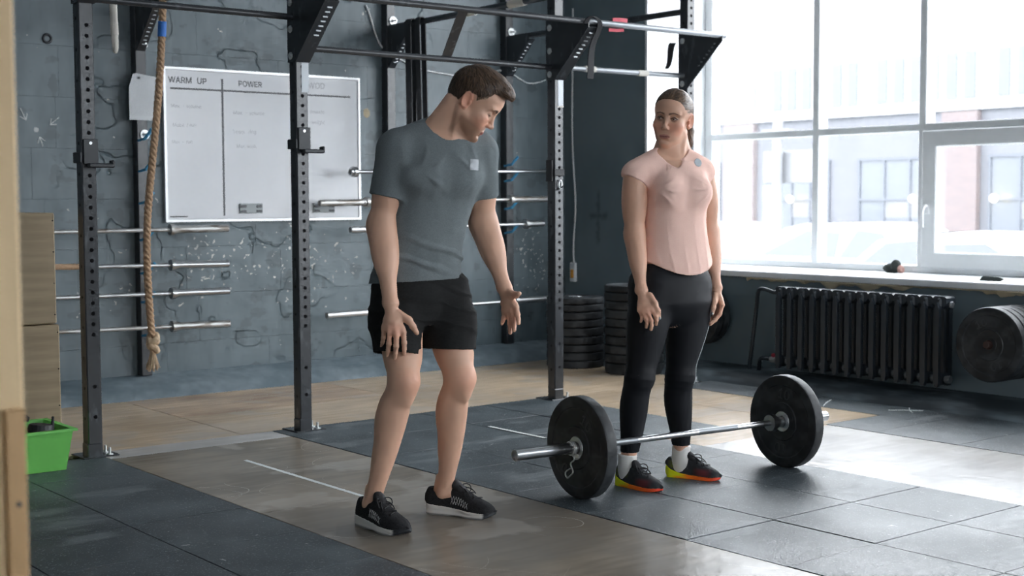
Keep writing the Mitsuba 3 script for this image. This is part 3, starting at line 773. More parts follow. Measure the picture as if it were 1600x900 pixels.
for x, zs in ((WUX[1], (1.75, 1.545, 1.33, 1.085, 0.860, 0.665, 0.44)), (WUX[3] - 0.03, (1.62, 1.495, 1.27, 1.075, 0.45)), (WUX[0], (1.09, 0.865, 0.67, 0.45)), (WUX[2], (1.50, 1.275, 1.075, 0.455))):
    for z in zs:
        hook(x, z)

# ------------------------------------------------------------------ whiteboard
mat('m_clip', [0.30, 0.33, 0.34], 0.5)
wb = thing('whiteboard', 'large whiteboard on the back wall with workout headings in marker', 'whiteboard')
X0, X1, Z0, Z1, YB = 4.010, 5.588, 1.157, 2.222, 8.775
obj('panel', box(X0 + 0.01, X1 - 0.01, YB, WY - 0.0005, Z0 + 0.01, Z1 - 0.01), 'm_board', wb)
fr = 0.022
obj('frame', cat([box(X0, X1, YB - 0.008, WY - 0.0005, Z0, Z0 + fr, 0.003), box(X0, X1, YB - 0.008, WY - 0.0005, Z1 - fr, Z1, 0.003), box(X0, X0 + fr, YB - 0.008, WY - 0.0005, Z0, Z1, 0.003), box(X1 - fr, X1, YB - 0.008, WY - 0.0005, Z0, Z1, 0.003)]), 'm_alu', wb)
obj('ruled_line', box(4.065, 5.505, YB - 0.0008, YB, 2.068, 2.080), 'm_marker', wb, label='dark marker line')
obj('ruled_line', box(4.447, 4.462, YB - 0.0008, YB, 1.20, 2.155), 'm_marker', wb, label='dark marker line')
obj('ruled_line', box(4.045, 4.175, YB - 0.0008, YB, 1.193, 1.201), 'm_marker', wb, label='dark marker line')
ex, ey = (1, 0, 0), (0, 0, 1)
for s, x, z, h, m in (('WARM UP', 4.205, 2.132, 0.040, 'm_marker'), ('POWER', 4.675, 2.130, 0.038, 'm_marker'), ('WOD', 5.215, 2.145, 0.042, 'm_marker_faint'),
                      ('Max - volume', 4.185, 1.955, 0.024, 'm_marker_faint'), ('Mobil / run', 4.17, 1.825, 0.024, 'm_marker_faint'), ('Max - run', 4.15, 1.71, 0.022, 'm_marker_faint'),
                      ('Max - volume', 4.665, 1.925, 0.026, 'm_marker_faint'), ('Team ring', 4.63, 1.79, 0.026, 'm_marker_faint'), ('Max work', 4.64, 1.69, 0.024, 'm_marker_faint'),
                      ('rounds', 5.22, 1.955, 0.026, 'm_marker_faint'), ('- weight', 5.21, 1.875, 0.026, 'm_marker_faint')):
    whole = text(s, h, (x, YB, z), ex, ey, 0.0008)
    x_, w_ = whole.bounds[0, 0], whole.bounds[1, 0] - whole.bounds[0, 0]
    for i, word in enumerate(s.split(' ')):
        pre = ' '.join(s.split(' ')[:i + 1])
        right_ = x_ + w_ * len(pre) / len(s)
        mm = text(word, h, (0, YB, z), ex, ey, 0.0008, h > 0.035)
        mm.apply_translation((right_ - mm.bounds[1, 0], 0, 0))
        obj('lettering', mm, m, wb, label='marker lettering')
for x in (4.66, 5.26):
    k = obj('magnetic_clip', box(x - 0.09, x + 0.09, YB - 0.014, YB, 1.215, 1.285, 0.003), 'm_clip', wb, label='grey magnetic clip')
    obj('jaw', cat([box(x + s * 0.062 - 0.022, x + s * 0.062 + 0.022, YB - 0.02, YB - 0.012, 1.255, 1.275, 0.002) for s in (-1, 1)] + [box(x + s * 0.062 - 0.022, x + s * 0.062 + 0.022, YB - 0.02, YB - 0.012, 1.222, 1.238, 0.002) for s in (-1, 1)]), 'm_marker', k, label='dark jaws')

ps = thing('paper_sheet', 'white printed sheet with a cut corner pinned to the wall upright by the rope', 'sheet of paper')
obj('sheet', extrude([(3.745, 1.845), (3.955, 1.845), (3.955, 2.135), (3.80, 2.155), (3.775, 2.15), (3.745, 2.06)], 0.002, (0, WY - 0.082, 0), (1, 0, 0), (0, 0, 1)), 'm_paper', ps)
obj('pin', cyl((3.815, WY - 0.084, 2.125), (3.815, WY - 0.092, 2.125), 0.009, 12), 'm_marker', ps)

# chalk arrows on the wall, wall ring
for (x0, z0), (x1, z1) in (((3.05, 1.90), (3.085, 1.825)), ((3.30, 1.85), (3.24, 1.80)), ((3.19, 1.66), (3.17, 1.72))):
    d = np.array([x1 - x0, z1 - z0]); d /= np.linalg.norm(d); q = np.array([-d[1], d[0]])
    seg = [((x0, z0), (x1, z1))] + [((x1, z1), tuple(np.array([x1, z1]) - d * 0.035 + s * q * 0.025)) for s in (-1, 1)]
    obj('chalk_arrow', cat([tube([(a[0], WY - 0.0005, a[1]), (b[0], WY - 0.0005, b[1])], 0.0038, 6) for a, b in seg]), 'm_chalk', 'wall_back', label='small white chalk arrow')
k_ = trimesh.creation.icosphere(3, 1.0); k_.vertices *= (1 + 0.6 * (meshkit.fbm(k_.vertices * 1.5, 3, 4) - 0.5))[:, None]; k_.vertices *= (0.03, 0.004, 0.035); k_.apply_translation((5.664, WY - 0.0005, 1.962))
obj('bare_patch', k_, 'm_foam', 'wall_back', smooth=True, label='chipped pale patch')
obj('chalk_dot', cyl((3.15, WY - 0.001, 1.765), (3.15, WY + 0.002, 1.765), 0.016, 14), 'm_chalk', 'wall_back', label='white chalk dot')
obj('anchor_ring', tube([(3.235 + 0.026 * math.cos(a), WY - 0.004, 2.352 + 0.026 * math.sin(a)) for a in np.linspace(0, 2 * np.pi, 21)[:-1]], 0.008, 8, True), 'm_steel_dark', 'wall_back', smooth=True, label='dark anchor ring')

# cables
cb = []
P = [(5.66, 2.70), (5.72, 2.55), (5.83, 2.37), (5.90, 2.34), (6.1, 2.265), (6.4, 2.225), (6.6, 2.215), (6.78, 2.24), (6.98, 2.285), (7.1, 2.25), (7.22, 2.20), (7.42, 2.23), (7.64, 2.30)]
obj('wall_cable', tube(spline([(x, WY - 0.012, z + 0.07) for x, z in P], 90), 0.0065, 6), 'm_white_plastic', smooth=True, label='thin white cable drooping across the back wall behind the man', cat='cable')
ec = thing('extension_lead', 'white extension lead hanging down the dark wall with a socket block', 'extension lead')
obj('cord', tube(spline([(7.645, 8.69, 2.9), (7.64, 8.69, 2.33), (7.64, 8.68, 1.6), (7.64, 8.655, 1.2), (7.64, 8.68, 0.92), (7.64, 8.675, 0.775)], 50), 0.0075, 6), 'm_white_plastic', ec, smooth=True)
blk = obj('socket_block', box(7.61, 7.645, 8.635, 8.70, 0.61, 0.775, 0.008), 'm_white_plastic', ec, label='white socket block')
obj('switch', box(7.603, 7.612, 8.645, 8.68, 0.645, 0.715, 0.003), 'm_orange', blk, label='orange switch')

# ------------------------------------------------------------------ climbing rope and taped rope end
rp = thing('climbing_rope', 'thick tan climbing rope with a knot and frayed end hanging by the whiteboard', 'rope')
axis = spline([(3.83, 8.33, 3.2), (3.825, 8.34, 2.6), (3.815, 8.345, 2.36), (3.747, 8.35, 1.65), (3.692, 8.35, 1.16), (3.689, 8.35, 0.75), (3.708, 8.35, 0.42)], 260)
st = []
for k in range(3):
    ph = np.arange(260) / 260 * 2 * np.pi * 26 + k * 2 * np.pi / 3
    st.append(tube(axis + 0.0125 * np.stack([np.cos(ph), np.sin(ph), ph * 0], 1), 0.0135, 7))
obj('cord', cat(st), 'm_rope', rp, smooth=True)
kn = []
for k in range(3):
    a = np.linspace(0, 2 * np.pi, 40)
    R = 0.026
    c = np.array([3.712, 8.345, 0.355 + 0.03 * k])
    kn.append(tube(np.stack([c[0] + R * np.cos(a) + 0.004 * np.sin(3 * a), c[1] + R * np.sin(a), c[2] + 0.022 * np.cos(a + k * 1.1) * (1 if k % 2 else -1)], 1)[:-1], 0.021, 8, True))
obj('knot', cat(kn), 'm_tassel', rp, smooth=True, label='pale knot')
fr_ = []
for k in range(46):
    a, rr = rng.random() * 2 * np.pi, math.sqrt(rng.random())
    e = np.array([3.708 + 0.048 * rr * math.cos(a), 8.345 + 0.045 * rr * math.sin(a), 0.195 + 0.03 * rng.random() + (0.02 if rr > .8 else 0)])
    fr_.append(tube(spline([(3.710 + 0.014 * rr * math.cos(a), 8.345 + 0.014 * rr * math.sin(a), 0.345), (3.709 + 0.026 * rr * math.cos(a), 8.345 + 0.03 * rr * math.sin(a), 0.28), e], 8), 0.0035, 5))
obj('tassel', cat(fr_), 'm_tassel', rp, smooth=True, kind='stuff', label='frayed pale strands')
obj('blue_tape', tube(axis[60:74], 0.0275, 14), 'm_blue', rp, smooth=40, label='blue tape band')
ks = [np.argmin(abs(axis[:, 2] - z)) for z in (2.455, 2.365)]
scene[f'{rp}__blue_tape'] = mikit.ply(tube(axis[ks[0]:ks[1] + 1], 0.0275, 14), 'm_blue', smooth=40)
te = thing('taped_rope_end', 'rope end wrapped in white tape hanging from above near the leftmost upright', 'rope')
obj('wrap', lathe([(0, 0), (0.011, 0.006), (0.017, 0.03), (0.019, 0.10), (0.0215, 0.102), (0.0215, 0.17), (0.020, 0.172), (0.021, 0.27), (0.023, 0.272), (0.023, 0.31), (0, 0.31)], (3.022, 7.2, 2.105), (-0.03, 0, 1), 20), 'm_tape_white', te, smooth=40)
obj('cord', tube([(3.014, 7.2, 2.40), (2.99, 7.2, 3.2)], 0.024, 12), 'm_tape_yellow', te, smooth=40, label='yellowish cord')

# ------------------------------------------------------------------ plyo boxes, bin, timber post
for z0, z1, x1, lab in ((0.0, 0.665, 2.60, 'worn plywood jump box standing on the floor behind the green bin'), (0.668, 1.245, 2.588, 'worn plywood jump box stacked on top of the other one')):
    t = thing('jump_box', lab, 'jump box', 'stacked plywood jump boxes')
    x0 = x1 - 0.76
    obj('front_panel', box(x0, x1, 7.0, 7.018, z0 + 0.003, z1, 0.006), 'm_box_wood', t)
    obj('rear_panel', box(x0, x1, 7.49, 7.508, z0 + 0.003, z1, 0.004), 'm_box_wood', t)
    obj('side_panel', box(x0, x0 + 0.018, 7.018, 7.49, z0 + 0.003, z1, 0.003), 'm_box_wood', t)
    obj('side_panel', box(x1 - 0.018, x1, 7.018, 7.49, z0 + 0.003, z1, 0.003), 'm_box_wood', t)
    obj('top_panel', box(x0 + 0.018, x1 - 0.018, 7.018, 7.49, z1 - 0.018, z1, 0.003), 'm_box_wood', t)
    obj('screws', cat([cyl((x1 - 0.010, 6.9985, z), (x1 - 0.010, 7.001, z), 0.004, 8) for z in np.linspace(z0 + 0.05, z1 - 0.04, 4)]), 'm_hole', t, kind='stuff', label='dark screw heads')

bn = thing('storage_bin', 'bright green plastic bin of straps and gear on the rubber tiles', 'bin')
bx0, bx1, by0, by1, bz = 1.86, 2.44, 6.47, 6.83, 0.205
def ring_(o, z):
    return [(bx0 - o, by0 - o, z), (bx1 + o, by0 - o, z), (bx1 + o, by1 + o, z), (bx0 - o, by1 + o, z)]
L = [ring_(-0.012, 0.003), ring_(0.012, bz - 0.012), ring_(0.030, bz - 0.010), ring_(0.030, bz), ring_(0.004, bz), ring_(-0.018, 0.010)]
L[0] = ring_(-0.015, 0.003)
v = np.array(sum(L, [])); F = []
for i in range(5):
    for j in range(4):
        a, b = i * 4 + j, i * 4 + (j + 1) % 4
        F += [(a, b, b + 4), (a, b + 4, a + 4)]
F += [(0, 2, 1), (0, 3, 2), (20, 21, 22), (20, 22, 23)]
obj('tub', trimesh.Trimesh(v, F, process=False), 'm_green', bn)
t = thing('strap_roll', 'black weightlifting strap sticking up at the left of the green bin', 'strap')
obj('webbing', cat([ribbon(spline([(2.12, 6.62, 0.12), (2.18, 6.6, 0.20), (2.25, 6.58, 0.262), (2.275, 6.58, 0.258)], 14), 0.05, 0.022, (0, 1, 0.2)), cyl((2.12, 6.56, 0.17), (2.17, 6.60, 0.175), 0.045, 18, 0.01), box(1.95, 2.14, 6.52, 6.75, 0.10, 0.19, 0.03)]), 'm_black_fabric', t)
t = thing('ab_wheel', 'black roller with upright handle in the right end of the green bin', 'exercise gear')
obj('body', cat([lathe([(0, 0), (0.05, 0.0), (0.065, 0.02), (0.055, 0.05), (0, 0.055)], (2.35, 6.62, 0.165), (0.1, 0, 1), 20), box(2.30, 2.42, 6.56, 6.70, 0.06, 0.185, 0.03)]), 'm_black_rubber', t)
obj('handle', tube([(2.40, 6.60, 0.15), (2.408, 6.60, 0.25)], [0.012, 0.006], 10), 'm_black_rubber', t)

pt = thing('timber_post', 'blurred pale timber frame post close to the camera at the left edge', 'wooden post')
PXR = 0.688
obj('upright', box(PXR - 0.16, PXR, 2.0, 2.09, 0.0, 3.0, 0.004), 'm_post_wood', pt)
obj('batten', box(PXR - 0.032, PXR - 0.003, 1.988, 2.0, 0.0, 1.0, 0.002), 'm_post_brown', pt, label='browner lower batten')
obj('screw', cyl((PXR - 0.016, 1.989, 0.86), (PXR - 0.016, 1.9865, 0.86), 0.004, 10), 'm_steel_dark', pt)

# ------------------------------------------------------------------ bumper plates
def plate_profile(R, t):
    return [(0.026, -t / 2 + 0.004), (0.026, t / 2 - 0.004), (0.030, t / 2 - 0.001), (0.050, t / 2 - 0.001), (0.052, t / 2 - 0.003), (0.068, t / 2 - 0.003), (0.086, t / 2 + 0.001), (0.092, t / 2 + 0.001), (0.096, t / 2 - 0.004),
            (R - 0.052, t / 2 - 0.004), (R - 0.046, t / 2), (R - 0.012, t / 2), (R - 0.003, t / 2 - 0.004), (R, t / 2 - 0.012), (R, -t / 2 + 0.012), (R - 0.003, -t / 2 + 0.004), (R - 0.012, -t / 2), (R - 0.046, -t / 2), (R - 0.052, -t / 2 + 0.004),
            (0.096, -t / 2 + 0.004), (0.092, -t / 2 - 0.001), (0.086, -t / 2 - 0.001), (0.068, -t / 2 + 0.003), (0.030, -t / 2 + 0.001), (0.026, -t / 2 + 0.004)]


def plate_meshes(R=0.225, t=0.06, num='10'):
    body = trimesh.creation.revolve(np.array(plate_profile(R, t)[::-1]), sections=72)
    body.fix_normals()
    hub = trimesh.creation.revolve(np.array([(0.0262, -t / 2 + 0.002), (0.0262, t / 2 - 0.002), (0.031, t / 2 + 0.001), (0.048, t / 2 + 0.001), (0.050, t / 2 - 0.003), (0.050, -t / 2 + 0.003), (0.048, -t / 2 - 0.001), (0.031, -t / 2 - 0.001), (0.0262, -t / 2 + 0.002)][::-1]), sections=40)
    hub.fix_normals()
    marks = []
    for sgn in (-1, 1):
        for a in (0.0, math.pi):
            ca, sa = math.cos(a), math.sin(a)
            c = np.array([-sa * 0.134, ca * 0.134, sgn * (t / 2 - 0.004)])
            ex = np.array([ca, sa, 0.0]) * sgn
            m = text(num, 0.046, c, ex, np.array([-sa, ca, 0]), 0.003, True)
            marks.append(m)
            ex2 = np.array([-sa, ca, 0.0])
    return body, hub, marks


PB, PH, PM = plate_meshes()
PB_D, PH_D, PM_D = mikit.ply(PB, 'm_plate', smooth=28), mikit.ply(PH, 'm_zinc', smooth=30), [mikit.ply(q, 'm_plate_mark') for q in PM]
RUST_RING = trimesh.creation.revolve(np.array([(0.0255, -0.028), (0.0255, 0.0285), (0.036, 0.0285), (0.036, -0.028), (0.0255, -0.028)][::-1]), sections=32); RUST_RING.fix_normals()
PH_RUST = mikit.ply(RUST_RING, 'm_hub_rust', smooth=30)
mat('m_hub_rust', [0.050, 0.028, 0.023], 0.6, 0.5, 0.3)


def bumper(lab, p, axis, roll=0.0, t=0.06, group=None, marks=True, hub=True, R=0.225, rust=False):
    k = thing('bumper_plate', lab, 'weight plate', group)
    M = np.eye(4); M[:3, :3] = frame_to(axis)
    S = np.diag([R / 0.225, R / 0.225, t / 0.06, 1.0])
    Mr = trimesh.transformations.rotation_matrix(roll, [0, 0, 1])
    W = M @ Mr @ S; W[:3, 3] = p
    W = T(W.tolist())
    obj('disc', PB_D, None, k, to_world=W)
    if hub:
        obj('hub_ring', PH_RUST if rust else PH_D, None, k, to_world=W, label='metal hub ring')
    if marks:
        for q in PM_D:
            obj('raised_number', q, None, k, to_world=W, label='raised number')
    return k


# the loaded barbell on the floor
BC0, BC1 = np.array([3.579, 4.446, 0.225]), np.array([5.432, 4.277, 0.225])
bd = (BC1 - BC0) / np.linalg.norm(BC1 - BC0)
rz = math.atan2(bd[1], bd[0])
BL = np.linalg.norm(BC1 - BC0)
PLX, PRX = BC0 + bd * 0.352, BC0 + bd * (0.352 + 1.235)
fb = thing('barbell', 'chrome barbell on the floor loaded with two black plates', 'barbell')
sh, ss = barbell_mesh(BL, 0.385)
cm = (BC0 + BC1) / 2
obj('shaft', place(sh, cm, rz), 'm_chrome', fb, smooth=40)
kn0, kn1 = BC0 + bd * 0.62, BC0 + bd * 0.80
obj('knurling', tube([BC0 + bd * 0.44, BC0 + bd * 0.66], 0.0146, 14), 'm_bar_grey', fb, smooth=40, label='greyer knurled grip')
obj('knurling', tube([BC1 - bd * 0.84, BC1 - bd * 0.60], 0.0146, 14), 'm_bar_grey', fb, smooth=40, label='greyer knurled grip')
for s in ss:
    obj('sleeve', place(s, cm, rz), 'm_chrome', fb, smooth=30)
bumper('black bumper plate on the man\'s end of the barbell, with a spring clip', PLX, bd, 0.55, group='plates on the floor barbell')
bumper('black bumper plate on the far right end of the barbell near the radiator', PRX, bd, 0.1, group='plates on the floor barbell')
sc = thing('spring_clip', 'wire spring clip hanging on the barbell sleeve before the nearer plate', 'barbell collar')
c0 = PLX - bd * 0.036
q = np.cross([0, 0, 1.0], bd)
hel = []
for k in range(60):
    a = 2 * np.pi * 2.6 * k / 59 - 1.2
    hel.append(c0 - bd * (0.006 + 0.022 * k / 59) + 0.0285 * (q * math.cos(a) + np.array([0, 0, 1]) * math.sin(a)))
obj('coil', tube(hel, 0.0038, 8), 'm_zinc', sc, smooth=True)
dn = np.array([0, 0, -1.0])
h1 = [hel[0], c0 - bd * 0.005 + dn * 0.035 + q * -0.02, c0 - bd * 0.012 + dn * 0.06 - q * 0.005, c0 - bd * 0.01 + dn * 0.075 - q * 0.03]
obj('arm', tube(spline([c0 - bd * 0.02 + dn * 0.028 - q * 0.012, c0 - bd * 0.02 + dn * 0.05 - q * 0.020, c0 - bd * 0.020 + dn * 0.068 + q * 0.002, c0 - bd * 0.022 + dn * 0.10 - q * 0.018, c0 - bd * 0.024 + dn * 0.118 - q * 0.002, c0 - bd * 0.024 + dn * 0.132 + q * 0.025, c0 - bd * 0.024 + dn * 0.118 + q * 0.036, c0 - bd * 0.022 + dn * 0.098 + q * 0.020, c0 - bd * 0.020 + dn * 0.085 - q * 0.004], 40), 0.0034, 8), 'm_zinc', sc, smooth=True)
obj('arm', tube(spline([c0 - bd * 0.012 + dn * 0.020 - q * 0.022, c0 - bd * 0.010 + dn * 0.035 - q * 0.045, c0 - bd * 0.012 + dn * 0.045 - q * 0.020], 16), 0.0034, 8), 'm_zinc', sc, smooth=True)


# stacks of plates in the corner
ORD = ('lowest', 'second from the bottom', 'third from the bottom', 'fourth from the bottom', 'fifth from the bottom', 'sixth from the bottom', 'seventh from the bottom', 'eighth from the bottom', 'ninth from the bottom', 'topmost')
z = 0.0
for k in range(9):
    t = (0.058, 0.062, 0.058, 0.060, 0.066, 0.058, 0.060, 0.055, 0.05)[k]
    lab = f'black bumper plate {ORD[k] if k < 8 else "topmost"} in the stack beside the upright'
    bumper(lab, (7.085 + 0.012 * (rng.random() - .5), 8.03 + 0.012 * (rng.random() - .5), z + t / 2), (0, 0, 1), rng.random() * 6, t, 'bumper plates stacked beside the upright', marks=False, R=0.225)
    z += t + 0.0025
z = 0.0
for k in range(10):
    t = (0.083, 0.065, 0.063, 0.067, 0.063, 0.061, 0.067, 0.061, 0.063, 0.049)[k]
    lab = f'black bumper plate {ORD[k]} in the stack behind the woman\'s right leg'
    bumper(lab, (7.15 + 0.014 * (rng.random() - .5), 7.43 + 0.014 * (rng.random() - .5), z + t / 2), (0, 0, 1), rng.random() * 6, t, 'bumper plates stacked behind the woman', marks=False, R=0.225)
    z += t + 0.0025

# plates hung on pegs along the window wall
pg = thing('plate_peg', 'steel peg in the wall right of the radiator carrying black plates', 'peg')
obj('rod', cyl((7.24, 4.53, 0.432), (7.66, 4.53, 0.432), 0.022, 16, 0.004), 'm_hub_rust', pg)
NM = ('outermost of the row hung right of the radiator', 'second of the row hung right of the radiator', 'third of the row hung right of the radiator', 'fourth of the row hung right of the radiator', 'fifth of the row, against the wall right of the radiator')
for k in range(5):
    bumper('black bumper plate ' + NM[k], (7.30 + 0.068 * k, 4.53, 0.430), (-1, 0, 0), 0.4 + k, 0.064, 'plates hung right of the radiator', marks=(k == 0), hub=(k == 0), rust=True)
pg = thing('plate_peg', 'steel peg in the wall behind the woman\'s left leg carrying a black plate', 'peg')
obj('rod', cyl((7.42, 7.10, 0.44), (7.66, 7.10, 0.44), 0.022, 16, 0.004), 'm_hub_rust', pg)
for k in range(2):
    bumper('black bumper plate hung on the wall behind the woman\'s left leg, ' + ('outer' if k == 0 else 'inner') + ' one', (7.50 + 0.075 * k, 7.10, 0.44), (-1, 0, 0), 1.0, 0.064, 'plates hung behind the woman', marks=False)

# ------------------------------------------------------------------ radiator
rd = thing('radiator', 'black cast-iron radiator with fourteen sections under the window', 'radiator')


def section():
    parts = []
    z0, z1 = 0.118, 0.690
    # front and rear flattened columns, hubs at the top and bottom, a peaked cap
    for xo, w in ((-0.066, 0.014), (0.052, 0.018)):
        pr = [(-0.0165, 0.03), (-0.0165, 0.490), (0.0, 0.530), (0.0165, 0.490), (0.0165, 0.03), (0.009, 0.0), (-0.009, 0.0)]
        parts.append(extrude(Polygon(pr).buffer(0.002), 2 * w, (xo - w, 0, z0), (0, 1, 0), (0, 0, 1)))
    for z in (z0 + 0.045, z1 - 0.05):
        parts.append(cyl((-0.0, -0.0475, z), (0.0, 0.0475, z), 0.036, 18, 0.006))
        parts.append(box(-0.06, 0.06, -0.016, 0.016, z - 0.038, z + 0.038, 0.01))
    parts.append(box(-0.012, 0.012, -0.013, 0.013, z0 + 0.05, z1 - 0.05, 0.005))
    cap = [(-0.0465, -0.012), (-0.0465, 0.020), (-0.036, 0.030), (0.036, 0.030), (0.0465, 0.020), (0.0465, -0.012), (0.030, -0.03), (-0.030, -0.03)]
    parts.append(extrude(Polygon(cap).buffer(0.002), 0.100, (-0.046, 0, z1 - 0.036), (0, 1, 0), (0, 0, 1)))
    return cat(parts)


SEC = mikit.ply(section(), 'm_radiator', smooth=35)
HUB = mikit.ply(cyl((-0.0, -0.018, 0.163), (0, 0.018, 0.163), 0.026, 14, 0.004), 'm_bar_grey', smooth=35)
for k in range(14):
    y = 6.275 - k * 0.0985
    s = obj('section', SEC, None, rd, to_world=T().translate([7.505, y, 0.0]))
    obj('joint', HUB, None, s, to_world=T().translate([7.49, y - 0.049, 0.0]), label='paler joint')
obj('plug', cyl((7.49, 6.275 - 13 * 0.0985 - 0.06, 0.635), (7.49, 6.275 - 13 * 0.0985 - 0.075, 0.635), 0.022, 12, 0.003), 'm_bar_grey', rd)
obj('inlet_pipe', tube(spline([(7.49, 6.30, 0.652), (7.49, 6.42, 0.655), (7.51, 6.52, 0.65), (7.53, 6.55, 0.60), (7.55, 6.60, 0.35), (7.56, 6.655, 0.04)], 50), 0.0145, 12), 'm_radiator', rd, smooth=True)
obj('outlet_pipe', tube(spline([(7.49, 6.30, 0.163), (7.49, 6.42, 0.166), (7.50, 6.49, 0.155), (7.52, 6.52, 0.11), (7.54, 6.55, 0.05)], 40), 0.0145, 12), 'm_radiator', rd, smooth=True)
vk = obj('valve', cyl((7.49, 6.33, 0.163), (7.49, 6.39, 0.164), 0.022, 12, 0.003), 'm_rusty', rd, label='bare metal valve')
obj('valve_knob', cyl((7.49, 6.36, 0.18), (7.48, 6.36, 0.205), 0.014, 12, 0.003), 'm_red', vk, label='red valve knob')

# ------------------------------------------------------------------ things on the sill
t = thing('mitten', 'dark knitted bundle with a pink end on the window sill', 'mitten')
mat('m_knit', [0.030, 0.036, 0.034], 0.9)
mat('m_pinkish', [0.50, 0.29, 0.25], 0.8)
cxy = np.array([8.21, 5.86, SILL])
obj('body', cat([blob(cxy + (0, 0.055, 0.030), (0.035, 0.05, 0.032), 3, 1), blob(cxy + (0, 0.0, 0.043), (0.04, 0.038, 0.048), 3, 2)]), 'm_knit', t, smooth=True)
obj('cuff', blob(cxy + (0.0, -0.042, 0.026), (0.03, 0.022, 0.03), 3, 4), 'm_pinkish', t, smooth=True)
t = thing('folding_knife', 'small dark handle lying on the window sill at the right', 'tool')
obj('body', place(extrude(Polygon([(-0.07, 0), (-0.05, 0.022), (0.045, 0.018), (0.075, 0.008), (0.06, 0)]).buffer(0.003), 0.02, (0, 0, 0), (1, 0, 0), (0, 0, 1)), (7.84, 4.87, SILL + 0.004), -math.pi / 2 + 0.2), 'm_knit', t)

# ------------------------------------------------------------------ signed-distance modelling of bodies and clothing
def taubin(V, F, n):
    from scipy.sparse import coo_matrix, diags
    e = np.vstack([F[:, [0, 1]], F[:, [1, 2]], F[:, [2, 0]]]); e = np.vstack([e, e[:, ::-1]])
    A = coo_matrix((np.ones(len(e)), (e[:, 0], e[:, 1])), (len(V), len(V))).tocsr(); A.data[:] = 1.0
    W = diags(1 / np.maximum(np.asarray(A.sum(1)).ravel(), 1)) @ A
    for _ in range(n):
        V = V + 0.50 * (W @ V - V)
        V = V - 0.52 * (W @ V - V)
    return V


def split_bad(V, F):
    """gives every fan of faces round an edge that four faces share its own corners."""
    e = np.sort(np.vstack([F[:, [0, 1]], F[:, [1, 2]], F[:, [2, 0]]]), 1).astype(np.int64)
    code = e[:, 0] * len(V) + e[:, 1]
    u, inv, c = np.unique(code, return_inverse=True, return_counts=True)
    bad = u[c > 2]
    if not len(bad):
        return V, F
    F = F.copy(); V = list(V)
    badset = set(bad.tolist()); n0 = len(V)
    for v in sorted({int(b // n0) for b in bad}):
        fs = np.where((F == v).any(1))[0]
        groups = []
        left = set(fs.tolist())
        while left:
            st = [left.pop()]; g = list(st)
            while st:
                a = st.pop()
                na = set(F[a].tolist()) - {v}
                for b in list(left):
                    for w in na & (set(F[b].tolist()) - {v}):
                        lo, hi = min(v, w), max(v, w)
                        if lo * n0 + hi not in badset:
                            left.discard(b); st.append(b); g.append(b); break
            groups.append(g)
        for g in groups[1:]:
            V.append(V[v])
            for f in g:
                F[f][F[f] == v] = len(V) - 1
        badset -= {b for b in badset if b // n0 == v}
    return np.array(V), F


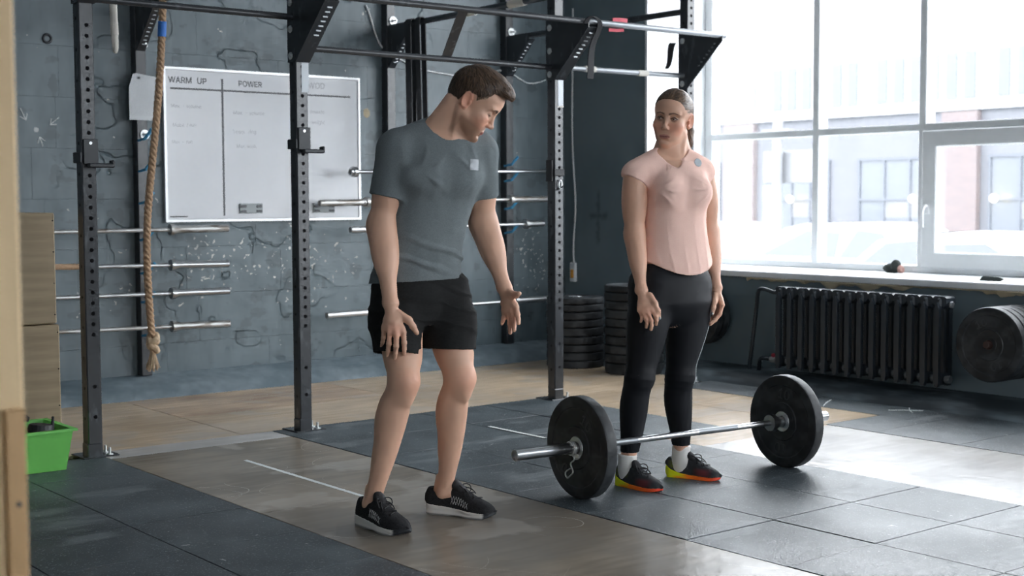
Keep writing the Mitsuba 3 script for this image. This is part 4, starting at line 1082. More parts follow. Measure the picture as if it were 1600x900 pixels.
class Field:
    """Smoothly blended distance field on a grid; every primitive is evaluated only near itself."""

    def __init__(self, lo, hi, h):
        self.lo, self.h = np.asarray(lo, float), h
        self.n = np.ceil((np.asarray(hi, float) - self.lo) / h).astype(int) + 1
        self.d = np.full(self.n, 0.5, np.float32)
        self.ax = [self.lo[k] + h * np.arange(self.n[k]) for k in range(3)]

    def sub(self, lo, hi):
        a = np.clip(np.floor((np.asarray(lo) - self.lo) / self.h).astype(int), 0, self.n)
        b = np.clip(np.ceil((np.asarray(hi) - self.lo) / self.h).astype(int) + 1, 0, self.n)
        sl = tuple(slice(a[k], b[k]) for k in range(3))
        if any(b <= a):
            return None, None
        X, Y, Z = np.meshgrid(*[self.ax[k][sl[k]] for k in range(3)], indexing='ij', sparse=False)
        return sl, np.stack([X, Y, Z], -1).astype(np.float32)

    def apply(self, fn, lo, hi, k=0.0, op='add', m=0.02):
        m = m + k
        sl, P = self.sub(np.asarray(lo) - m, np.asarray(hi) + m)
        if sl is None:
            return
        v = fn(P).astype(np.float32)
        d = self.d[sl]
        if op == 'add':
            if k > 0:
                hh = np.maximum(k - np.abs(d - v), 0) / k
                r = np.minimum(d, v) - hh * hh * k * 0.25
            else:
                r = np.minimum(d, v)
        elif op == 'cut':
            v = -v
            if k > 0:
                hh = np.maximum(k - np.abs(d - v), 0) / k
                r = np.maximum(d, v) + hh * hh * k * 0.25
            else:
                r = np.maximum(d, v)
        elif op == 'disp':
            r = d + v
        self.d[sl] = r

    def cone(self, a, b, ra, rb, k=0.02, op='add'):
        a, b = np.asarray(a, float), np.asarray(b, float)
        ba = b - a; L2 = ba @ ba
        def fn(P):
            pa = P - a.astype(np.float32)
            t = np.clip((pa @ ba.astype(np.float32)) / max(L2, 1e-9), 0, 1)
            q = pa - t[..., None] * ba.astype(np.float32)
            return np.sqrt((q * q).sum(-1)) - (ra + (rb - ra) * t)
        r = max(ra, rb)
        self.apply(fn, np.minimum(a, b) - r, np.maximum(a, b) + r, k, op)

    def chain(self, pts, rad, k=0.015, op='add'):
        for i in range(len(pts) - 1):
            self.cone(pts[i], pts[i + 1], rad[i], rad[i + 1], k, op)

    def ell(self, c, r, R=None, k=0.02, op='add'):
        c, r = np.asarray(c, float), np.asarray(r, float)
        R = np.eye(3) if R is None else np.asarray(R, float)      # columns: local axes in world
        def fn(P):
            q = (P - c.astype(np.float32)) @ R.astype(np.float32)
            k0 = np.sqrt(((q / r.astype(np.float32)) ** 2).sum(-1))
            k1 = np.sqrt(((q / (r * r).astype(np.float32)) ** 2).sum(-1))
            return k0 * (k0 - 1) / np.maximum(k1, 1e-6)
        e = np.sqrt(((R * r) ** 2).sum(1))
        self.apply(fn, c - e, c + e, k, op)

    def mesh(self, smooth=0):
        d = self.d
        for ax in range(3):
            for e in (0, -1):
                sl = [slice(None)] * 3; sl[ax] = e
                d[tuple(sl)] = np.maximum(d[tuple(sl)], self.h * 0.3)
        s = d < 0
        # cells with a sign change
        n = np.array(d.shape) - 1
        cnt = np.zeros(n, np.uint8)
        for i in (0, 1):
            for j in (0, 1):
                for k in (0, 1):
                    cnt += s[i:i + n[0], j:j + n[1], k:k + n[2]]
        act = (cnt > 0) & (cnt < 8)
        idx = np.argwhere(act)
        ids = np.full(n, -1, np.int32); ids[act] = np.arange(len(idx))
        val = {}
        for i in (0, 1):
            for j in (0, 1):
                for k in (0, 1):
                    val[i, j, k] = d[idx[:, 0] + i, idx[:, 1] + j, idx[:, 2] + k]
        acc, num = np.zeros((len(idx), 3)), np.zeros(len(idx))
        corners = list(val)
        for a in corners:
            for ax in range(3):
                if a[ax] == 0:
                    b = list(a); b[ax] = 1; b = tuple(b)
                    va, vb = val[a], val[b]
                    x = (va < 0) != (vb < 0)
                    t = np.where(x, va / np.where(x, va - vb, 1), 0)
                    p = np.tile(np.array(a, float), (len(idx), 1)); p[:, ax] = t
                    acc += p * x[:, None]; num += x
        V = self.lo + (idx + acc / num[:, None]) * self.h
        F = []
        for ax in range(3):
            u, v = (ax + 1) % 3, (ax + 2) % 3
            sa = np.take(s, range(s.shape[ax] - 1), ax); sb = np.take(s, range(1, s.shape[ax]), ax)
            e = np.argwhere(sa != sb)
            if not len(e):
                continue
            e = e[(e[:, u] > 0) & (e[:, v] > 0) & (e[:, u] < n[u]) & (e[:, v] < n[v])]
            inside = sa[e[:, 0], e[:, 1], e[:, 2]]
            q = []
            for du, dv in ((0, 0), (-1, 0), (-1, -1), (0, -1)):
                c = e.copy(); c[:, u] += du; c[:, v] += dv
                q.append(ids[c[:, 0], c[:, 1], c[:, 2]])
            q = np.stack(q, 1)
            q = np.where(inside[:, None], q, q[:, ::-1])
            F.append(q)
        F = np.vstack(F)
        # split the quads along the shorter diagonal
        d1 = np.linalg.norm(V[F[:, 0]] - V[F[:, 2]], axis=1); d2 = np.linalg.norm(V[F[:, 1]] - V[F[:, 3]], axis=1)
        A = np.where((d1 <= d2)[:, None], F[:, [0, 1, 2]], F[:, [0, 1, 3]]); B = np.where((d1 <= d2)[:, None], F[:, [0, 2, 3]], F[:, [1, 2, 3]])
        V, FF = split_bad(V, np.vstack([A, B]))
        m = trimesh.Trimesh(V, FF, process=False)
        if smooth:
            m.vertices = taubin(V, m.faces, smooth)
        return m

    def keep_largest(self, m):
        return m


def coarse(F, fn, st=3):
    """fn(X, Y, Z) worked out on every st-th grid point and interpolated."""
    ax = [np.linspace(a[0], a[-1], max(2, -(-len(a) // st) + 1)) for a in F.ax]
    v = np.asarray(fn(*np.meshgrid(*ax, indexing='ij')), np.float32)
    for k in range(3):
        t = (F.ax[k] - ax[k][0]) / (ax[k][1] - ax[k][0])
        i = np.clip(t.astype(int), 0, len(ax[k]) - 2)
        w = (t - i).astype(np.float32).reshape([-1 if j == k else 1 for j in range(3)])
        v = np.take(v, i, k) * (1 - w) + np.take(v, i + 1, k) * w
    return v


def sample_grid(F, P):
    from scipy.ndimage import map_coordinates
    return map_coordinates(F.d, ((np.asarray(P) - F.lo) / F.h).T, order=1, mode='nearest')


def rot(ax, a):
    return trimesh.transformations.rotation_matrix(a, ax)[:3, :3]


def heading(deg):
    """frame with columns forward, left, up for a heading in degrees."""
    a = math.radians(deg)
    return np.array([[math.cos(a), -math.sin(a), 0], [math.sin(a), math.cos(a), 0], [0, 0, 1.0]])


class Frame:
    def __init__(self, o, R, s=1.0):
        self.o, self.R, self.s = np.asarray(o, float), R, s

    def __call__(self, f, l=0.0, u=0.0):
        return self.o + self.R @ (np.array([f, l, u]) * self.s)

    def local(self, P):
        return (np.asarray(P) - self.o) @ self.R / self.s


mat('m_skin_m', {'type': 'mesh_attribute', 'name': 'vertex_color'}, 0.48, 0.4)
mat('m_skin_f', {'type': 'mesh_attribute', 'name': 'vertex_color'}, 0.46, 0.4)
mat('m_eye', {'type': 'mesh_attribute', 'name': 'vertex_color'}, 0.12, 0.5)
mat('m_hair_m', {'type': 'mesh_attribute', 'name': 'vertex_color'}, 0.42, 0.5)
mat('m_hair_f', {'type': 'mesh_attribute', 'name': 'vertex_color'}, 0.42, 0.5)


def head_field(F, H, male, look):
    """Adds head and ears to F. H: Frame at the middle between the ear canals, axes forward, left, up. Units before scaling: metres of an average head."""
    s = H.s
    R = H.R
    E = lambda c, r, k=0.012, op='add', Q=None: F.ell(H(*c), np.array(r) * s, R if Q is None else R @ Q, k * s, op)
    C = lambda a, b, ra, rb, k=0.012, op='add': F.cone(H(*a), H(*b), ra * s, rb * s, k * s, op)
    j = 1.0 if male else 0.86
    E((0.000, 0, 0.052), (0.094, 0.074, 0.078), 0.02)
    E((-0.022, 0, 0.040), (0.078, 0.073, 0.070), 0.03)
    E((0.045, 0, 0.045), (0.050, 0.062, 0.055), 0.03)            # forehead
    E((0.036, 0, -0.020), (0.054, 0.062 if male else 0.0575, 0.070), 0.03)
    for q in (-1, 1):
        C((0.012, q * 0.054 * j, -0.050 if male else -0.046), (0.070, q * (0.016 if male else 0.011), -0.098 if male else -0.095), 0.017 if male else 0.014, 0.013 if male else 0.0105, 0.03)
        E((0.060, q * 0.044, -0.024), (0.028, 0.022, 0.022), 0.025)           # cheek bones
        E((0.060, q * (0.034 if male else 0.029), -0.058), (0.028, 0.020, 0.028), 0.025)
    E((0.078, 0, -0.100 if male else -0.095), (0.017, 0.019 if male else 0.015, 0.013), 0.02)     # chin
    E((0.066, 0, -0.066), (0.026, 0.032, 0.030), 0.025)              # mouth mound
    # brow
    for q in (-1, 1):
        E((0.083, q * 0.026, 0.030), (0.012 if male else 0.009, 0.028, 0.008), 0.016)
        E((0.097, q * 0.0315, 0.010), (0.020, 0.020, 0.012), 0.016, 'cut')      # sockets
    # nose
    C((0.088, 0, 0.018), (0.107, 0, -0.026), 0.0062, 0.0075, 0.014)
    E((0.1085, 0, -0.030), (0.0110, 0.0098 if male else 0.0090, 0.0092), 0.010)
    for q in (-1, 1):
        E((0.099, q * (0.0120 if male else 0.0102), -0.033), (0.012, 0.0066 if male else 0.0056, 0.0076), 0.007)
        E((0.106, q * 0.0065, -0.0415), (0.006, 0.0032, 0.0035), 0.003, 'cut')
    # eyes: lids around an eyeball
    for q in (-1, 1):
        if look == 'down':
            E((0.0762, q * 0.0315, 0.007), (0.0130, 0.0150, 0.0125), 0.004)
        else:
            E((0.0750, q * 0.0315, 0.006), (0.0120, 0.0150, 0.0130), 0.004)
            ang = np.linspace(-1.05, 1.05, 7)
            for sgn, hh, rr in ((1, 0.0070, 0.0024), (-1, 0.0056, 0.0019)):      # lids
                pts = [H(0.0760 + 0.0128 * math.cos(t) * math.cos(0.45), q * 0.0315 + 0.0142 * math.sin(t), 0.0062 + sgn * hh * math.cos(t * 1.35)) for t in ang]
                F.chain(pts, [rr * s] * 7, 0.003 * s)
    # lips
    E((0.0910, 0, -0.0650), (0.0085, 0.020, 0.0050), 0.006)
    E((0.0900, 0, -0.0742), (0.0090, 0.017, 0.0056), 0.006)
    # philtrum and chin crease
    E((0.094, 0, -0.086), (0.008, 0.018, 0.005), 0.010, 'cut')
    # ears
    for q in (-1, 1):
        Q = rot([0, 0, 1], -q * 0.30) @ rot([0, 1, 0], -0.18)
        E((-0.012, q * 0.0745, 0.002), (0.019, 0.0060, 0.0320), 0.006, Q=Q)
        E((-0.005, q * 0.0735, -0.022), (0.010, 0.006, 0.012), 0.006)
        E((-0.007, q * 0.0812, 0.000), (0.0115, 0.0060, 0.0205), 0.003, 'cut', Q=Q)
        rim = [np.array([-0.012, q * 0.0765, 0.002]) + Q @ np.array([0.0165 * math.cos(t), q * 0.003, 0.0285 * math.sin(t)]) for t in np.radians(np.linspace(20, 285, 12))]
        F.chain([H(*v) for v in rim], [0.0036 * s] * 12, 0.003 * s)
        E((0.004, q * 0.0765, -0.003), (0.005, 0.004, 0.008), 0.004)
        anti = [np.array([-0.012, q * 0.0765, 0.002]) + Q @ np.array([0.0085 * math.cos(t) - 0.001, q * 0.001, 0.0180 * math.sin(t)]) for t in np.radians(np.linspace(80, 260, 7))]
        F.chain([H(*v) for v in anti], [0.0026 * s] * 7, 0.003 * s)
    return F


def eye_parts(H, person, male, gaze, lid):
    """eyeballs with iris, and lids; gaze: offset of the iris (left, up) in radians; lid: half opening."""
    for q in (-1, 1):
        c = H(0.0760, q * 0.0315, 0.0065)
        r = (0.0112 if lid < 0.5 else 0.0128) * H.s
        s = trimesh.creation.icosphere(4, r)
        g = H.R @ np.array([math.cos(gaze[0]) * math.cos(gaze[1]), math.sin(gaze[0]), math.sin(gaze[1])])
        cosang = (s.vertices / r) @ g
        col = np.where((cosang > math.cos(0.17))[:, None], lin(18, 12, 10), np.where((cosang > math.cos(0.56))[:, None], lin(46, 31, 24) if not male else lin(70, 60, 50), lin(190, 182, 178)))
        s.apply_translation(c)
        yield s, col


def skin_color(V, H, male, base, joints=()):
    """vertex colours for the skin from places on the body itself."""
    n = meshkit.fbm(V * 9.0, 4, 3)[:, None]
    col = np.array(base) * (0.90 + 0.22 * n) * np.array([1.0, 1.0, 1.0])
    L = H.local(V)
    f, l, u = L.T

    def blobm(c, r, soft=0.5):
        d = np.sqrt((((L - np.array(c)) / np.array(r)) ** 2).sum(1))
        return np.clip((1 + soft - d) / soft, 0, 1)[:, None]

    def mixc(col, c, m):
        return col * (1 - m) + np.array(c) * m
    for q in (-1, 1):
        col = mixc(col, col * np.array([1.10, 0.82, 0.78]), blobm((0.075, q * 0.042, -0.035), (0.03, 0.022, 0.022), 0.8) * 0.6)
        col = mixc(col, col * np.array([1.10, 0.80, 0.76]), blobm((-0.012, q * 0.078, 0.0), (0.022, 0.014, 0.034), 0.3) * 0.7)
        # brows
        t = np.clip((np.abs(l) - 0.012) / 0.034, 0, 1)
        by = 0.0265 + 0.007 * np.sin(t * 2.4) - 0.004 * t
        th = 0.0042 * (1 - 0.5 * t) * (1.15 if male else 0.85)
        m = ((np.sign(l) == q) & (np.abs(u - by) < th * 1.5) & (np.abs(l) > 0.010) & (np.abs(l) < 0.047) & (f > 0.05)).astype(float)[:, None]
        m = m * np.clip((th * 1.5 - np.abs(u - by)) / (th * 0.7), 0, 1)[:, None]
        col = mixc(col, lin(52, 37, 28) if male else lin(84, 62, 48), m * (0.85 if male else 0.75))
        if male:
            la = ((np.abs(u - (0.0005 + 0.10 * (np.abs(l) - 0.0315) ** 2 / 0.01)) < 0.0016) & (np.abs(np.abs(l) - 0.0315) < 0.018) & (f > 0.05) & (np.sign(l) == q)).astype(float)[:, None]
            col = mixc(col, lin(60, 42, 34), la * 0.75)
        else:
            ll = np.abs(l) - 0.0315
            arc = 0.0062 + 0.0070 * np.cos(np.clip(ll / 0.0150, -1, 1) * 1.45)
            la = (np.clip((0.0034 - np.abs(u - arc)) / 0.0022, 0, 1) * ((np.abs(ll) < 0.0165) & (f > 0.05) & (np.sign(l) == q)))[:, None]
            lo = ((np.abs(u - (0.0062 - 0.0058 * np.cos(np.clip(ll / 0.015, -1, 1) * 1.45))) < 0.0012) & (np.abs(ll) < 0.0150) & (f > 0.05) & (np.sign(l) == q)).astype(float)[:, None]
            col = mixc(col, lin(40, 28, 24), la * 0.9)
            col = mixc(col, lin(110, 78, 66), lo * 0.7)
        # lash lines and darker lids
        dl = np.sqrt((np.abs(l) - 0.0315) ** 2 + (u - 0.006) ** 2)
        col = mixc(col, col * 0.62, (np.clip((0.016 - dl) / 0.006, 0, 1) * (f > 0.05))[:, None] * 0.45)
    lip = blobm((0.094, 0, -0.0697), (0.014, 0.0215, 0.0088), 0.25)
    col = mixc(col, lin(150, 84, 76) if male else lin(176, 112, 104), lip * (0.8 if male else 0.7))
    line = (np.clip((0.0030 - np.abs(u + 0.0697)) / 0.0024, 0, 1) * np.clip((0.0225 - np.abs(l)) / 0.004, 0, 1) * (f > 0.08))[:, None]
    col = mixc(col, lin(96, 52, 48), line * 0.75)
    if male:   # stubble along jaw, chin and upper lip
        st = np.clip((-0.040 - u) / 0.02, 0, 1) * np.clip((u + 0.135) / 0.02, 0, 1) * np.clip((f + 0.012) / 0.02, 0, 1)
        st = st * (1 - np.clip((0.030 - np.abs(l)) / 0.01, 0, 1) * np.clip((u + 0.083) / 0.006, 0, 1) * (u > -0.082) * 0.6)
        st = st[:, None] * (1 - lip)
        col = mixc(col, lin(120, 84, 62), np.clip(st, 0, 1) * 0.55)
    for c, r, tint, a in joints:
        d = np.linalg.norm((V - np.array(c)), axis=1) / r
        col = mixc(col, col * np.array(tint), np.clip(1.4 - d * 1.4, 0, 1)[:, None] * a)
    return np.clip(col, 0, 1)


def hand_field(F, wrist, knuckles, tips, bend, side, s=1.0, thumb=None, k=0.006):
    """wrist: point; knuckles: 4 points (index .. little); tips: 4 finger tips; bend: 4 offset vectors of the middle joints; thumb: 3 or 4 points."""
    wrist = np.asarray(wrist, float)
    rk = np.array([0.0105, 0.0108, 0.0102, 0.0090]) * s
    for i in range(4):
        K = np.asarray(knuckles[i], float)
        F.cone(wrist + (K - wrist) * 0.12, K, 0.0150 * s, rk[i] * 1.12, 0.014)
        Tp = np.asarray(tips[i], float)
        a = K + (Tp - K) * 0.47 + np.asarray(bend[i]); b = K + (Tp - K) * 0.76 + np.asarray(bend[i]) * 0.75
        F.chain([K, a, b, Tp], [rk[i] * 1.0, rk[i] * 0.90, rk[i] * 0.82, rk[i] * 0.72], 0.004)
        F.ell(a, np.full(3, rk[i] * 0.98), None, 0.004)
    kn = [np.asarray(q, float) for q in knuckles]
    F.chain([wrist + (q - wrist) * 0.55 for q in kn], [0.0135 * s] * 4, 0.012)
    F.chain([wrist + (q - wrist) * 0.85 for q in kn], [0.0110 * s] * 4, 0.010)
    if thumb is not None:
        F.chain([np.asarray(q, float) for q in thumb], (np.array([0.0165, 0.0135, 0.0112, 0.0088]) * s)[:len(thumb)], 0.010)


def shell(F, t):
    """turns the solid field into an open skin of thickness t inside its surface."""
    F.d = np.maximum(F.d, -(F.d + t))


def cut_plane(F, p, n, soft=0.0):
    """removes what lies on the side the normal points to."""
    X, Y, Z = [a.astype(np.float32) for a in F.ax]
    n = np.asarray(n, float) / np.linalg.norm(n)
    v = (n[0] * (X - p[0]))[:, None, None] + (n[1] * (Y - p[1]))[None, :, None] + (n[2] * (Z - p[2]))[None, None, :]
    F.d = np.maximum(F.d, v.astype(np.float32))

def loft(F, secs, hd, k=0.02, op='add', n=2.2, round_top=True):
    """upright body of elliptic sections (z, x, y, half width, half depth), widths along the left axis of the heading."""
    from scipy.interpolate import PchipInterpolator
    S = np.array(sorted(secs), float)
    zz = S[:, 0]
    I = [PchipInterpolator(zz, S[:, j]) for j in range(1, 5)]
    H_ = heading(hd)
    fw, lf = H_[:2, 0].astype(np.float32), H_[:2, 1].astype(np.float32)
    z0, z1 = zz[0], zz[-1]

    def fn(P):
        z = P[0, 0, :, 2]
        zc = np.clip(z, z0, z1)
        cx, cy, a, b = [i(zc).astype(np.float32) for i in I]
        dx, dy = P[..., 0] - cx, P[..., 1] - cy
        f, l = dx * fw[0] + dy * fw[1], dx * lf[0] + dy * lf[1]
        q = (np.abs(l / a) ** n + np.abs(f / b) ** n) ** (1 / n)
        r = np.sqrt(l * l + f * f)
        d = (q - 1) * np.maximum(r / np.maximum(q, 1e-4), 0.3 * np.minimum(a, b))
        out = np.maximum(np.maximum(z0 - z, z - z1), 0)[None, None, :]
        return np.where(out > 0, np.sqrt(np.maximum(d, 0) ** 2 + out ** 2), np.maximum(d, -0.08))
    m = max(S[:, 3].max(), S[:, 4].max()) * 1.1
    F.apply(fn, (S[:, 1].min() - m, S[:, 2].min() - m, z0), (S[:, 1].max() + m, S[:, 2].max() + m, z1), k, op)


def march(F, P, D, far=0.35, n=120):
    """first point where the ray from outside meets the field's surface."""
    P, D = np.asarray(P, float), np.asarray(D, float)
    D = D / np.linalg.norm(D)
    t = np.linspace(0, far, n)
    Q = P[:, None] + t[None, :, None] * D
    v = sample_grid(F, Q.reshape(-1, 3)).reshape(len(P), n)
    hit = np.argmax(v < 0.0006, axis=1)
    return P + t[hit][:, None] * D


def patch(F, c, ex, ey, w, h, D, lift, n=10, mask=None):
    """a thin flat print that follows the cloth: grid of points dropped along D onto the field."""
    ex, ey, D = [np.asarray(v, float) / np.linalg.norm(v) for v in (ex, ey, D)]
    u, v = np.meshgrid(np.linspace(-.5, .5, n), np.linspace(-.5, .5, n))
    P = np.asarray(c) + u.ravel()[:, None] * w * ex + v.ravel()[:, None] * h * ey - D * 0.12
    Q = march(F, P, D) - D * lift
    f = []
    for i in range(n - 1):
        for j in range(n - 1):
            if mask is not None and not mask((j + .5) / (n - 1) - .5, (i + .5) / (n - 1) - .5):
                continue
            a = i * n + j
            f += [(a, a + 1, a + n + 1), (a, a + n + 1, a + n)]
    return trimesh.Trimesh(Q, f, process=False)


def strands(F, roots, dirfn, steps, step, w, lift, seed=0, colors=None):
    """flat hair strands that lie along the surface of the field."""
    r = np.random.default_rng(seed)
    P = roots.copy(); n = len(P)
    pts, wid = [], []
    eps = 0.002
    for s in range(steps + 1):
        g = np.stack([sample_grid(F, P + e) - sample_grid(F, P - e) for e in np.eye(3) * eps], 1)
        g /= np.linalg.norm(g, axis=1, keepdims=True) + 1e-9
        d = sample_grid(F, P)
        tgt = lift * math.sin(math.pi * min(1, s / steps * 0.9 + 0.05)) - 0.0006
        P = P - g * np.clip(d - tgt, -0.004, 0.004)[:, None]
        D = dirfn(P)
        D = D - g * (D * g).sum(1, keepdims=True)
        D /= np.linalg.norm(D, axis=1, keepdims=True) + 1e-9
        W = np.cross(D, g)
        pts.append(P.copy()); wid.append(W)
        P = P + D * step
    V, F_ = [], []
    ww = w * np.sin(np.pi * np.linspace(0.12, 0.97, steps + 1))
    V = np.stack([np.stack([p + q * ww[i] / 2, p - q * ww[i] / 2], 1) for i, (p, q) in enumerate(zip(pts, wid))], 1)     # n, steps+1, 2, 3
    k = (steps + 1) * 2
    base = []
    for i in range(steps):
        a = 2 * i
        base += [(a, a + 1, a + 3), (a, a + 3, a + 2)]
    F_ = (np.arange(n)[:, None, None] * k + np.array(base)[None]).reshape(-1, 3)
    return trimesh.Trimesh(V.reshape(-1, 3), F_, process=False), np.repeat(np.arange(n), k)


def hair_part(key_parent, mat_name, F, H, dirfn, c0, c1, n, steps, step, w, lift, seed, keep=None):
    m = F.mesh()
    L = H.local(m.vertices)
    nz = meshkit.fbm(np.stack([L[:, 0] * 25, L[:, 1] * 130, L[:, 2] * 60], 1), 3, 2)[:, None]
    col = np.array(c0) * (1 - nz) + np.array(c1) * nz
    k = obj('hair', m, mat_name, key_parent, smooth=True, color=col, label=None)
    pts, _ = trimesh.sample.sample_surface(m, n, seed=seed)
    pts = np.asarray(pts)
    if keep is not None:
        pts = pts[keep(H.local(pts))]
    st, ids = strands(F, pts, dirfn, steps, step, w, lift, seed)
    r = np.random.default_rng(seed)
    t = r.random(len(pts))[ids][:, None] ** 1.2
    obj('strands', st, mat_name, k, smooth=True, color=np.array(c0) * (1 - t) + np.array(c1) * t * 1.15, kind='stuff')
    return k


# ------------------------------------------------------------------ shoes
def shoe(male):
    """left shoe in its own frame (x from heel to toe, y to the left, z up): returns the meshes of sole, upper, laces, details."""
    L = 0.315 if male else 0.262
    from scipy.interpolate import PchipInterpolator as PI
    X = np.array([0.0, 0.03, 0.10, 0.30, 0.48, 0.68, 0.84, 0.95, 1.0]) * L
    s = L / 0.31
    Wd = PI(X, np.array([0.014, 0.030, 0.0385, 0.0385, 0.0385, 0.0470, 0.0440, 0.0280, 0.008]) * s * (1.04 if male else 1.0))
    Ce = PI(X, np.array([0.0, 0.0, 0.0, 0.002, 0.003, -0.001, -0.006, -0.010, -0.011]) * s)
    Bt = PI(X, np.array([0.018, 0.008, 0.0, 0.0, 0.005, 0.0, 0.002, 0.013, 0.022]) * s) if male else PI(X, np.array([0.004, 0.0, 0.0, 0.0, 0.0, 0.0, 0.001, 0.006, 0.011]) * s)
    St = PI(X, np.array([0.044, 0.043, 0.041, 0.037, 0.032, 0.027, 0.025, 0.027, 0.031]) * s) if male else PI(X, np.array([0.062, 0.058, 0.045, 0.026, 0.020, 0.019, 0.018, 0.020, 0.022]) * s)
    Tp = PI(X, np.array([0.100, 0.108, 0.110, 0.118, 0.116, 0.084, 0.066, 0.052, 0.040]) * s)
    h = 0.0026
    F = Field((-0.012, -0.065, -0.006), (L + 0.012, 0.065, 0.15), h)
    xs = np.clip(F.ax[0], 0, L)
    w, c, bt, stp, tp = [f(xs)[:, None, None] for f in (Wd, Ce, Bt, St, Tp)]
    x, y, z = F.ax[0][:, None, None], F.ax[1][None, :, None], F.ax[2][None, None, :]
    over = np.maximum(np.maximum(-x, x - L), 0)
    # sole
    flare = 1.0 + 0.06 * np.clip((stp - z) / 0.04, 0, 1)
    dy = np.abs(y - c) - w * flare
    dz = np.maximum(bt - z, z - stp)
    d = np.minimum(np.maximum(dy, dz), 0) + np.sqrt(np.maximum(dy, 0) ** 2 + np.maximum(dz, 0) ** 2) + over
    groove = np.exp(-((z - (bt + (stp - bt) * 0.55)) / 0.0022) ** 2) * 0.0016
    F.d = (d - 0.0015 + groove).astype(np.float32)
    sole = F.mesh(2)
    # upper
    z0 = stp - 0.006
    zz = np.clip((z - z0) / np.maximum(tp - z0, 0.008), 0, 3)
    n = 2.6
    lean = 1.0 - 0.10 * np.clip(zz, 0, 1) * (x < 0.4 * L)
    q = (np.abs((y - c) / (w * lean)) ** n + zz ** n) ** (1 / n)
    d = (q - 1) * 0.034
    d = np.maximum(d, z0 - z) + over
    # opening for the ankle, deeper at the sides
    ax_, ay = 0.235 * L, 0.0
    ell = np.sqrt(((x - ax_) / (0.165 * L + 0.0 * z)) ** 2 + ((y - ay) / (0.0315 * s)) ** 2)
    lip = (0.090 if male else 0.092) * s + 0.020 * s * np.abs((x - ax_) / (0.16 * L)) ** 2
    hole = np.maximum((ell - 1) * 0.028, (lip - 0.03 - z))
    rim = np.maximum((ell - 1.18) * 0.028, lip - z)
    F.d = np.maximum(np.maximum(d, -hole), -rim).astype(np.float32)
    upper = F.mesh(2)

    def surf(xx, sgn, zr):
        """point on the side of the upper at length xx and relative height zr."""
        zr = np.clip(zr, 0, 0.999)
        Y = Wd(xx) * (1 - zr ** n) ** (1 / n)
        return np.stack([xx, Ce(xx) + sgn * Y, St(xx) - 0.006 + zr * (Tp(xx) - St(xx) + 0.006)], -1)
    det = []
    if male:
        for sgn in (-1, 1):
            xa = np.linspace(0.40, 0.66, 8) * L
            zig = np.array([surf(np.array(v), sgn, np.array(0.25 if i % 2 else 0.62)) for i, v in enumerate(xa)])
            zag = np.array([surf(np.array(v), sgn, np.array(0.62 if i % 2 else 0.25)) for i, v in enumerate(xa)])
            for a in (zig, zag):
                for p, qn in zip(a[:-1], a[1:]):
                    t = np.linspace(0, 1, 6)[:, None]
                    P = p + (qn - p) * t
                    zr = (P[:, 2] - St(P[:, 0]) + 0.006) / (Tp(P[:, 0]) - St(P[:, 0]) + 0.006)
                    det.append(tube(surf(P[:, 0], sgn, zr) + np.array([0, sgn * 0.0012, 0.0003]), 0.0009, 5))
    # laces across the tongue
    lace, eyel = [], []
    n_l = 6
    for i in range(n_l):
        xx = (0.44 + 0.30 * i / (n_l - 1)) * L
        row = []
        for v in np.linspace(-1, 1, 11):
            yy = v * 0.022 * s
            top = St(xx) - 0.006 + (Tp(xx) - St(xx) + 0.006) * (1 - np.abs(yy / Wd(xx)) ** n) ** (1 / n)
            row.append((xx + 0.010 * v * (1 if i % 2 else -1), Ce(xx) + yy, top + 0.0022))
        lace.append(tube(row, 0.0027, 6))
    for sgn in (-1, 1):
        xx = 0.50 * L
        b = np.array([xx, Ce(xx), Tp(xx) - 0.006])
        lace.append(tube(spline([b, b + (0.0, sgn * 0.018, 0.016), b + (0.02, sgn * 0.034, 0.010), b + (0.026, sgn * 0.030, -0.010), b + (0.004, sgn * 0.010, 0.002)], 18), 0.0024, 6))
        lace.append(tube(spline([b, b + (0.020, sgn * 0.016, 0.003), b + (0.05, sgn * 0.028, -0.022)], 10), 0.0024, 6))
    # tongue
    tn = Field((0.30 * L, -0.05, 0.05), (0.62 * L, 0.05, 0.16), h)
    tn.chain([(0.60 * L, 0, Tp(0.6 * L) - 0.014), (0.49 * L, 0, Tp(0.49 * L) - 0.010), (0.43 * L, 0, 0.122 * s), (0.405 * L, 0, 0.134 * s)], [0.012 * s, 0.016 * s, 0.017 * s, 0.013 * s], 0.01)
    tongue = tn.mesh(2)
    tongue.vertices[:, 1] *= 1.35
    return dict(sole=sole, upper=upper, lace=cat(lace), tongue=tongue, detail=cat(det) if det else None, L=L)


mat('m_shoe_black', proc(lambda p, n, uv: mix((0.010, 0.010, 0.011), (0.026, 0.027, 0.029), noise(p.x * 300, p.y * 300, p.z * 300))), 0.8, 0.2)
mat('m_shoe_sole', {'type': 'mesh_attribute', 'name': 'vertex_color'}, 0.55, 0.4)
mat('m_lace', [0.016, 0.016, 0.018], 0.75)
mat('m_shoe_line', [0.42, 0.42, 0.43], 0.6)
mat('m_shoe_upper_f', {'type': 'mesh_attribute', 'name': 'vertex_color'}, 0.7, 0.4)
mat('m_sock', [0.66, 0.65, 0.62], 0.85)
SHOE_M, SHOE_F = shoe(True), shoe(False)


